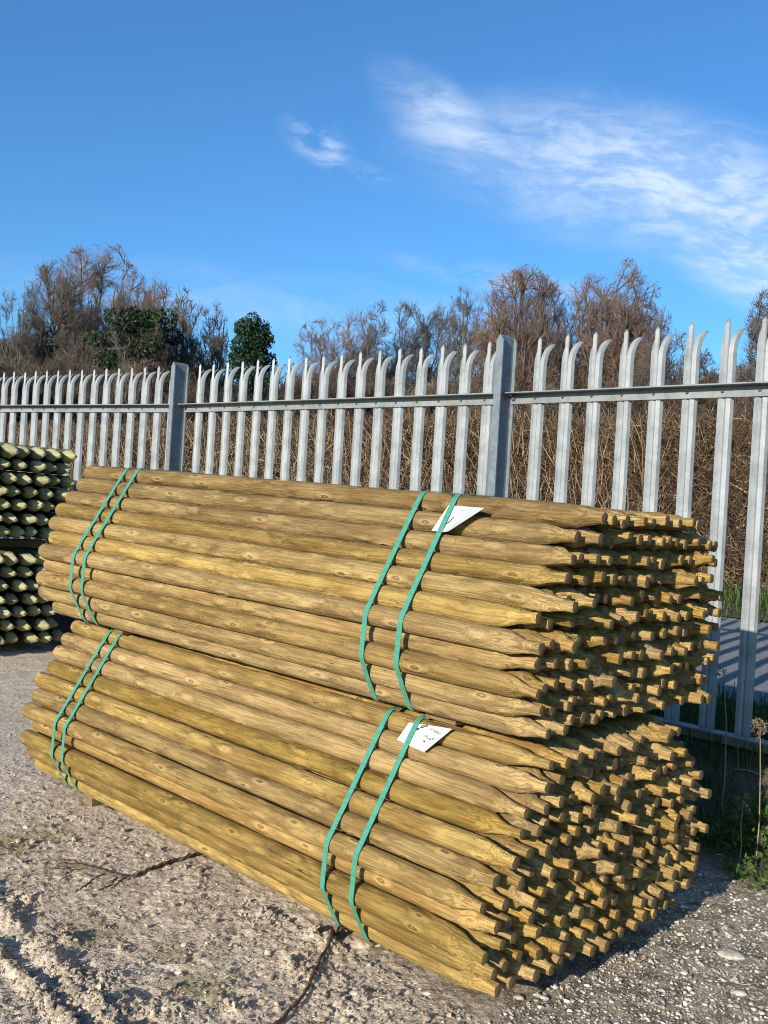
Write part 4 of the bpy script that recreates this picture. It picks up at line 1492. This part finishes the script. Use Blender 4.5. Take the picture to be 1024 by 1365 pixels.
rope = ground_line('frayed_rope', [(290, 1128), (262, 1140), (232, 1149), (205, 1160), (182, 1170), (160, 1172), (140, 1166), (115, 1160), (95, 1155), (78, 1152)], .0065, M['rope'], 'muddy brown frayed rope trailing out from under the lower bundle', 'rope', .6, 9, .35, 3, .01)
for k, px in enumerate(([(158, 1170), (150, 1178), (140, 1185), (132, 1188)], [(165, 1171), (156, 1181), (146, 1187)], [(140, 1166), (124, 1174), (112, 1184), (100, 1192)], [(118, 1160), (100, 1160), (84, 1166)], [(95, 1156), (80, 1160), (62, 1158)], [(125, 1162), (108, 1152), (92, 1146), (74, 1147)])):
    ln = ground_line('loose_strand', px, .0020, M['rope'], None, None, 1.0, 5, 0, 10 + k, .01)
    ln.parent = rope
cab = ground_line('rusty_cable', [(462, 1222), (456, 1240), (446, 1255), (432, 1276), (418, 1300), (407, 1322), (395, 1345), (372, 1368), (345, 1390)], .0042, M['wire'], 'thin rusty cable curving over the ground to the bottom edge of the photo', 'cable', 2.2, 6, 0, 4, .012)
br = ground_line('side_strand', [(432, 1280), (442, 1290), (452, 1302)], .0018, M['wire'], None, None, 1.5, 5, 0, 5)
br.parent = cab


def big_stones():
    r = np.random.default_rng(88)
    v, f = ico()
    spots = [(975, 1275, .030, 'flat pale stone slab end set in the gravel at the right', .35), (985, 1325, .016, 'pale angular stone low in the right corner of the gravel', .5),
             (692, 1331, .010, 'small grey stone beside the pointed tips at the near corner', .6), (500, 1262, .013, 'grey stone under the second green strap of the lower bundle', .7),
             (487, 1285, .012, 'pale stone a little below the green strap ends', .7), (473, 1330, .011, 'rounded pale stone between cable and gravel', .7), (1005, 1160, .03, 'dark flat concrete piece in the soil at right edge', .2)]
    for px, py, s, lab, fl in spots:
        p = gpt(px, py)
        # subdivide the icosahedron once for a rounder chipped stone
        vs = [tuple(q) for q in v]; cache = {}
        def mid(a, b):
            k = (min(a, b), max(a, b))
            if k not in cache:
                q = (np.array(vs[a]) + np.array(vs[b])) / 2; q /= np.linalg.norm(q); vs.append(tuple(q)); cache[k] = len(vs) - 1
            return cache[k]
        F = []
        for a, b, c in f:
            x, y, z = mid(a, b), mid(b, c), mid(c, a)
            F += [[a, x, z], [x, b, y], [z, y, c], [x, y, z]]
        V = np.array(vs) * (1 + r.normal(0, .09, (len(vs), 1))) * np.array([1.3, .85, fl]) * s
        th = r.uniform(-.6, .2)
        V = np.stack([V[:, 0] * math.cos(th) - V[:, 1] * math.sin(th), V[:, 0] * math.sin(th) + V[:, 1] * math.cos(th), V[:, 2]], 1)
        o = MB().add(V, F, 0, False, tone=r.random()).build('stone', M['stone'])
        o.location = (p[0], p[1], float(surf_z(p[0], p[1])) + s * fl * .4)
        tag(o, lab, 'stone', 'larger stones lying in the yard')


big_stones()


# ------------------------------------------------------------------ trees
def grow(r, trunk, env, counts, lens, rads, angs, upb, K=4, wig=0.12, lo=0.25, aimed=False):
    """trunk (1,K0,3) polylines; env=(centre, rx, rz) ellipsoid; vectorised level by level"""
    levels = [(trunk, None)]
    c, rx, rz = env
    par = trunk; out = []; ph0 = r.uniform(0, 6.28)
    for lv, (cnt, ln, rd, ang, ub_) in enumerate(zip(counts, lens, rads, angs, upb)):
        if lv == 0 and aimed:
            n = cnt * 2
            k = np.arange(n) + .5
            dz = 1 - 1.45 * k / n; ph = k * 2.39996 + r.normal(0, .25, n)
            dr = np.sqrt(np.clip(1 - dz * dz, 0, 1))
            dirs = np.stack([np.cos(ph) * dr, np.sin(ph) * dr, dz], 1)
            pw = 1.45
            lump = 1 + .06 * np.sin(ph * 3 + ph0) + r.normal(0, .04, n)
            lump = lump / (dr ** (2 * pw) + np.abs(dz) ** (2 * pw)) ** (1 / (2 * pw))
            T_ = c + dirs * np.array([rx, rx, rz]) * (lump * r.uniform(.72, .97, n))[:, None]
            kz = np.clip(lo + (.95 - lo) * (dz * .5 + .5) * r.uniform(.35, 1.0, n), lo, .97) * (trunk.shape[1] - 1)
            ki = np.minimum(kz.astype(int), trunk.shape[1] - 2); fr = (kz - ki)[:, None]
            S_ = trunk[0][ki] * (1 - fr) + trunk[0][ki + 1] * fr
            s = np.linspace(0, 1, 6)[None, :, None]
            L_ = np.linalg.norm(T_ - S_, axis=1)
            P = S_[:, None] * (1 - s) + T_[:, None] * s
            P[:, :, 2] += (np.sin(s[..., 0] * np.pi) * -.06 + s[..., 0] * 0) * L_[:, None]
            P += r.normal(0, .025, P.shape) * L_[:, None, None] * np.sin(s * np.pi)
            P[:, :, 2] = np.maximum(P[:, :, 2], .3)
            Rr = rd * r.uniform(.55, 1.1, n)[:, None] * (1 - .82 * s[..., 0])
            out.append((P, Rr)); par = P
            continue
        N, Kp, _ = par.shape
        n = N * cnt
        pi = np.repeat(np.arange(N), cnt)
        tmin = lo if lv == 0 else (0.28 if lv == 1 else 0.1)
        t = tmin + (1 - tmin) * (r.random(n) if lv else (np.tile((np.arange(cnt) + .5) / cnt, N)) ** .9)
        x = t * (Kp - 1); k = np.minimum(x.astype(int), Kp - 2); fr = (x - k)[:, None]
        P0 = par[pi, k] * (1 - fr) + par[pi, k + 1] * fr
        d = par[pi, k + 1] - par[pi, k]; d /= np.linalg.norm(d, axis=1, keepdims=True) + 1e-9
        q = r.normal(0, 1, (n, 3))
        if lv == 0:
            th = np.arange(n) * 2.4 + r.normal(0, .4, n)
            q = np.stack([np.cos(th), np.sin(th), np.zeros(n)], 1)
        q -= (q * d).sum(1, keepdims=True) * d; q /= np.linalg.norm(q, axis=1, keepdims=True) + 1e-9
        a = ang * r.uniform(.7, 1.3, n)
        D = d * np.cos(a)[:, None] + q * np.sin(a)[:, None]
        D[:, 2] += ub_; D /= np.linalg.norm(D, axis=1, keepdims=True)
        if lv == 0:
            low = np.clip(1 - (t - tmin) / (1 - tmin), 0, 1)
            D[:, 2] -= low * ub_ * .75; D /= np.linalg.norm(D, axis=1, keepdims=True)
        L = ln * r.uniform(.5, 1.25, n)
        if lv: L *= (1.2 - .75 * t)
        # keep inside the crown
        for _ in range(6):
            E = P0 + D * L[:, None] - c
            az = np.arctan2(E[:, 1], E[:, 0]); ez = E[:, 2] / rz
            lump = 1 + .06 * np.sin(az * 3 + ez * 2.3 + ph0) + .05 * np.sin(az * 5 - ez * 5 + ph0 * 2)
            o = ((E[:, 0] ** 2 + E[:, 1] ** 2) / rx ** 2) ** 1.45 + (E[:, 2] ** 2 / rz ** 2) ** 1.45
            o = o / lump ** 2.9
            L = np.where(o > 1, L * .75, L)
        s = np.linspace(0, 1, K)[None, :, None]
        wg = wig * (.5 if lv == 0 else 1)
        B = r.normal(0, 1, (n, 1, 3)) * wg; B2 = r.normal(0, 1, (n, 1, 3)) * wg * .7
        P = P0[:, None] + (D[:, None] * s + B * s * s + B2 * np.sin(s * np.pi) * .6) * L[:, None, None]
        P[:, :, 2] += (np.array(ub_) * .25 * s[..., 0] ** 2) * L[:, None]
        Rr = rd * r.uniform(.7, 1.2, n)[:, None] * (1 - .8 * s[..., 0])
        keep = L > ln * .1
        out.append((P[keep], Rr[keep]))
        par = P[keep]
    return out


def tree(name, label, px, py_top, py_base, wpx, Y, seed, kind='bare', mat_twig='bark_red', trunk_r=.2, group=None, dens=1.0, lean=0.0, crown_low=None, cat='tree', leafmask=None):
    r = np.random.default_rng(seed)
    b = at(px, py_base, Y); tp = at(px, py_top, Y)
    gz = float(outer_z(b[0], b[1])) - .1
    H = tp[2] - gz
    w = wpx / FPX * Y / 2 * 1.06
    root = empty(name, loc=(b[0], b[1], gz))
    tag(root, label, cat, group)
    cl = (crown_low if crown_low is not None else .25) * H
    c = np.array([lean * H * .5, 0, (H + cl) / 2]); rz = (H - cl) / 2
    K0 = 7
    s = np.linspace(0, 1, K0)
    wob = np.cumsum(r.normal(0, .018 * H, (K0, 2)), 0) * s[:, None] * .7
    tr = np.stack([wob[:, 0] + lean * H * s, wob[:, 1], s * H * (.66 if kind == 'round' else (.78 if kind == 'bare' else .9))], 1)[None]
    trr = (trunk_r * (1 - .85 * s))[None]
    m = math.sqrt(w * rz)
    if kind in ('round', 'bare', 'slim'):
        if kind == 'round':
            cfg = dict(counts=(int(17 * dens), 6, 5, 4, 4), lens=(w, m * .62, m * .40, m * .26, m * .17),
                       rads=(trunk_r * .42, trunk_r * .17, trunk_r * .075, .014, .0085), angs=(1.15, .65, .65, .7, .75), upb=(.45, .14, .06, .06, .1), lo=.12)
        elif kind == 'bare':
            cfg = dict(counts=(int(13 * dens), 6, 5, 4, 3), lens=(w, m * .55, m * .38, m * .25, m * .17),
                       rads=(trunk_r * .38, trunk_r * .16, trunk_r * .08, .014, .0085), angs=(.95, .7, .7, .75, .8), upb=(.45, .2, .12, .1, .15), lo=.18)
        else:
            cfg = dict(counts=(int(15 * dens), 6, 5, 5), lens=(w, m * .42, m * .28, m * .19),
                       rads=(trunk_r * .30, .026, .013, .009), angs=(.8, .7, .7, .75), upb=(.6, .3, .2, .2), lo=.22)
        lv = grow(r, tr, (c, max(w, .5), rz), aimed=True, **cfg)
        v, f = tubes(tr, trr, 8)
        mb = MB().add(v, f, 0, True, tone=.5)
        P, Rr = lv[0]; v, f = tubes(P, Rr, 6); mb.add(v, f, 0, True, tone=.5)
        P, Rr = lv[1]; v, f = tubes(P, Rr, 4); mb.add(v, f, 0, True, tone=.5)
        mb.build('trunk', M['bark'] if kind != 'slim' else M['bark_pale'], root)
        mb = MB()
        for P, Rr in lv[2:]:
            v, f = tubes(P, Rr, 3)
            mb.add(v, f, 0, True, tone=np.repeat(r.random(len(P)), P.shape[1] * 3))
        mb.build('crown', M[mat_twig], root)
    return root, H, w, r


def foliage(root, clumps, per, size, mat, seed, name='foliage'):
    r = np.random.default_rng(seed)
    C = []
    for (x, y, z, rr) in clumps:
        n = int(per * rr * rr)
        d = r.normal(0, 1, (n, 3)); d /= np.linalg.norm(d, axis=1, keepdims=True)
        q = r.uniform(.55, 1.06, n) ** .7
        C.append(np.array([x, y, z]) + d * (q * rr)[:, None] * np.array([1, 1, .85]))
    C = np.concatenate(C)
    C = C[C[:, 2] > .1]
    v, f, tone = leaves(C, size, seed)
    return MB().add(v, f, 0, False, tone=tone).build(name, M[mat], root)


G1 = 'bare trees in the wood beyond the hedge'
tree('bare_tree', 'thin bare tree at the far left edge of the wood', 16, 382, 560, 62, 46, 101, 'slim', 'bark', .16, G1)
t_, H, w, r_ = tree('bare_tree', 'tall spreading tree with ivy on its trunk, left of the highest russet crown', 66, 342, 560, 105, 48, 102, 'bare', 'bark', .28, G1, .8, .03)
foliage(t_, [(r_.normal(0, .25), r_.normal(0, .25), z, .55) for z in np.linspace(1.5, H * .66, 14)], 900, .13, 'ivy', 5, 'ivy')
tree('bare_tree', 'highest broad russet crowned tree of the left wood', 122, 333, 560, 128, 53, 103, 'round', 'bark_red', .27, G1, .8, 0, .42)
tree('bare_tree', 'russet crowned tree leaning behind the dark green ivied tree', 186, 366, 560, 100, 52, 104, 'round', 'bark_red', .22, G1, .65, 0, .35)
tree('bare_tree', 'bare twiggy tree low on the left between two taller crowns', 100, 438, 560, 90, 45, 105, 'bare', 'bark', .14, G1, .6, 0, .15)
t_, H, w, r_ = tree('ivied_tree', 'dark green and brown ivy covered tree in the left wood', 176, 388, 560, 100, 42, 106, 'bare', 'bark', .25, None, .45, 0, .2)
foliage(t_, [(r_.normal(0, w * .46), r_.normal(0, w * .4), H * (.26 + .62 * r_.random()), r_.uniform(.30, .6)) for _ in range(75)], 1000, .15, 'ivy', 6, 'ivy')
tree('slim_tree', 'slim crooked bare tree right of the ivied tree', 238, 385, 560, 52, 44, 107, 'slim', 'bark', .15, 'slim bare trees')
tree('slim_tree', 'slim bare tree just left of the dark evergreen', 276, 396, 560, 44, 45, 108, 'slim', 'bark', .14, 'slim bare trees')
# evergreen
t_, H, w, r_ = tree('evergreen_tree', 'dense dark green evergreen standing alone left of centre', 326, 404, 545, 98, 42, 109, 'none', trunk_r=.3)
v_, f_ = tubes(np.array([[[0, 0, 0], [.05, 0, H * .3], [0, .05, H * .6], [0, 0, H * .9]]]), np.array([[.24, .2, .13, .05]]), 8)
MB().add(v_, f_, 0, True, tone=.5).build('trunk', M['bark'], t_)
cl_ = []
for _ in range(120):
    z = r_.uniform(.06, .93)
    prof_w = w * (.92 if z < .66 else .92 * (1 - (z - .66) / .42))
    th = r_.uniform(0, 6.28); q = math.sqrt(r_.random()) * .82
    cl_.append((math.cos(th) * q * prof_w + (.12 * w if z > .6 else 0), math.sin(th) * q * prof_w, z * H, r_.uniform(.28, .52)))
foliage(t_, cl_, 1500, .12, 'evergreen', 7, 'crown')
# middle
for k, (px, top, wd, Y, lab) in enumerate(((425, 425, 80, 50, 'low russet tree, first right of the evergreen'), (470, 412, 70, 54, 'second hazy russet tree right of the evergreen'),
                                            (492, 402, 50, 50, 'slender bare tree in the middle, between russet trees'), (532, 402, 74, 52, 'olive brown twiggy tree in the middle of the row'),
                                            (580, 405, 70, 53, 'bare tree beside the tall slim one'))):
    tree('bare_tree', lab, px, top, 560, wd, Y, 120 + k, 'bare' if k != 3 else 'round', 'bark_red' if k in (0, 1) else 'bark', .14, G1, .8, 0, .12)
tree('slim_tree', 'tall slim pale bare tree left of the two round russet trees', 616, 378, 560, 66, 50, 127, 'slim', 'bark', .15, 'slim bare trees', 1.1)
tree('round_tree', 'left one of the two big round russet trees', 690, 361, 560, 134, 46, 131, 'round', 'bark_red', .32, 'two round russet trees', 1.35, 0, .30)
t_, H, w, r_ = tree('round_tree', 'right one of the two big round russet trees, with ivy on its trunk', 812, 360, 560, 146, 47, 132, 'round', 'bark_red', .32, 'two round russet trees', 1.25, 0, .28)
foliage(t_, [(r_.normal(0, .15), r_.normal(0, .15), z, .42) for z in np.linspace(.6, H * .5, 9)], 800, .12, 'ivy', 9, 'ivy')
tree('bare_tree', 'smaller loose bare tree right of the round russet pair', 880, 430, 560, 96, 43, 134, 'bare', 'bark', .15, G1, .8, 0, .12)
tree('bare_tree', 'low bare bush tree at the right of the hedge gap', 935, 470, 560, 80, 40, 135, 'bare', 'bark', .12, G1, .7, 0, .05)
t_, H, w, r_ = tree('ivied_tree', 'brown leaved tree cut off by the right photo edge', 1030, 383, 560, 96, 34, 136, 'bare', 'bark', .2, None, .9, 0, .1)
foliage(t_, [(math.cos(q_) * w * .85 * (1 - z_) ** .5 * r_.random() ** .5, math.sin(q_) * w * .85 * (1 - z_) ** .5 * r_.random() ** .5, H * (.3 + .66 * z_), r_.uniform(.12, .30)) for q_, z_ in r_.uniform(0, 1, (110, 2)) * np.array([6.28, 1])], 900, .09, 'ivy', 10, 'leaves')


def build_scrub():
    """dense brush behind the hedge, reads as one mass"""
    r = np.random.default_rng(151)
    base = []
    rr = np.random.default_rng(9)
    n0 = 9
    st = np.zeros((n0, 4, 3)); th = rr.uniform(0, 6.28, n0)
    for k in range(4):
        st[:, k] = np.stack([np.cos(th) * .35 * k, np.sin(th) * .35 * k, np.full(n0, .85 * k)], 1)
    st += rr.normal(0, .08, st.shape)
    lv = grow(rr, st, (np.array([0, 0, 1.7]), 1.9, 1.8), (7, 6, 5), (1.4, .8, .45), (.03, .018, .012), (.7, .7, .7), (.3, .2, .2), K=3)
    vs, fs, off = [], [], 0
    v, f = tubes(st, np.full((n0, 4), .04), 3); vs.append(v); fs.append(f); off += len(v)
    for P, Rr in lv:
        v, f = tubes(P, Rr, 3); vs.append(v); fs.append(f + off); off += len(v)
    bv = np.concatenate(vs); bf = np.concatenate(fs)
    mb = MB()
    spots = []
    for k in range(46):
        px = -60 + k * 25 + r.normal(0, 8)
        for Y, top in ((34 + r.normal(0, 2), 0), (56 + r.normal(0, 3), 1)):
            spots.append((px, Y, top))
    for px, Y, far in spots:
        left = px < 240
        topy = (r.uniform(492, 515) if left else r.uniform(515, 535)) if not far else (r.uniform(455, 482) if left else r.uniform(497, 515))
        if 300 < px < 360: topy += 10
        p = at(px, topy, Y)
        gz = float(outer_z(p[0], p[1]))
        s = max((p[2] - gz) / 3.4, .5)
        a = r.uniform(0, 6.28)
        Rm = np.array([[math.cos(a), -math.sin(a), 0], [math.sin(a), math.cos(a), 0], [0, 0, 1]])
        v = (bv * np.array([max(s * .8, 1.0), max(s * .8, 1.0), s])) @ Rm.T + np.array([p[0], p[1], gz])
        mb.add(v, bf, 0, True, tone=r.random())
    o = mb.build('scrub', M['scrub'])
    tag(o, 'brown bare brush filling the gap between hedge and trees', 'scrub', kind='stuff')
    # far wooded rise
    A = np.linspace(-1, 1, 220)
    px = 512 + A * 1100
    rows = []
    for k, (Y, py, dz) in enumerate(((92, 600, 0), (95, 500, 0), (99, 480, 0), (106, 474, 0), (125, 478, 0))):
        row = []
        for q, x_ in enumerate(px):
            p = at(x_, py, Y)
            base_ = 4.6 + 0.0015 * (x_ - 512) * -1
            hgt = {0: -4, 1: 4.0, 2: 8.0, 3: 9.3, 4: 9.0}[k] + (1.8 * (fbm(np.array(q / 14.), np.array(k * .3), 4, 5) - .5)) * (k > 0)
            if x_ < 300: hgt += (2.0 if k > 1 else .5)
            row.append((p[0], p[1], 2 + hgt + .015 * 0))
        rows.append(row)
    V = np.array(rows)
    mb = MB().add(V.reshape(-1, 3), grid_faces(len(px), 5), 0, True)
    o = mb.build('wooded_hill', simple('wooded_slope', (0.075, 0.058, 0.042), (0.15, 0.115, 0.08), 1.3, .95, 1.0, .4, detail=10))
    tag(o, kind='structure')


build_scrub()
# red post beyond the fence at the left edge
p = at(7, 560, 17.0)
gz = float(outer_z(p[0], p[1]))
tp = at(8, 527, 17.0)[2]
root = empty('red_post', loc=(p[0], p[1], gz))
tag(root, 'red painted post behind the fence at the left edge', 'post')
hh = tp - gz
th = np.linspace(0, 6.28, 17)[:-1]
rows = [(0.045, -.1), (.045, hh * .5), (.045, hh * .93)]
V = [(r_ * math.cos(a), r_ * math.sin(a), z) for r_, z in rows for a in th]
i = np.arange(48).reshape(3, 16)
F = np.stack([i[:-1], np.roll(i, -1, 1)[:-1], np.roll(i, -1, 1)[1:], i[1:]], -1).reshape(-1, 4)
MB().add(V, F, 0, True).build('shaft', M['red'], root)
rows = [(0.052, hh * .93), (.055, hh * .96), (.045, hh * .99), (.01, hh)]
V = [(r_ * math.cos(a), r_ * math.sin(a), z) for r_, z in rows for a in th]
i = np.arange(64).reshape(4, 16)
F = np.stack([i[:-1], np.roll(i, -1, 1)[:-1], np.roll(i, -1, 1)[1:], i[1:]], -1).reshape(-1, 4)
MB().add(V, F, 0, True).build('cap', M['red'], root)
print('objects', len(bpy.data.objects), 'verts', sum(len(m.vertices) for m in bpy.data.meshes))
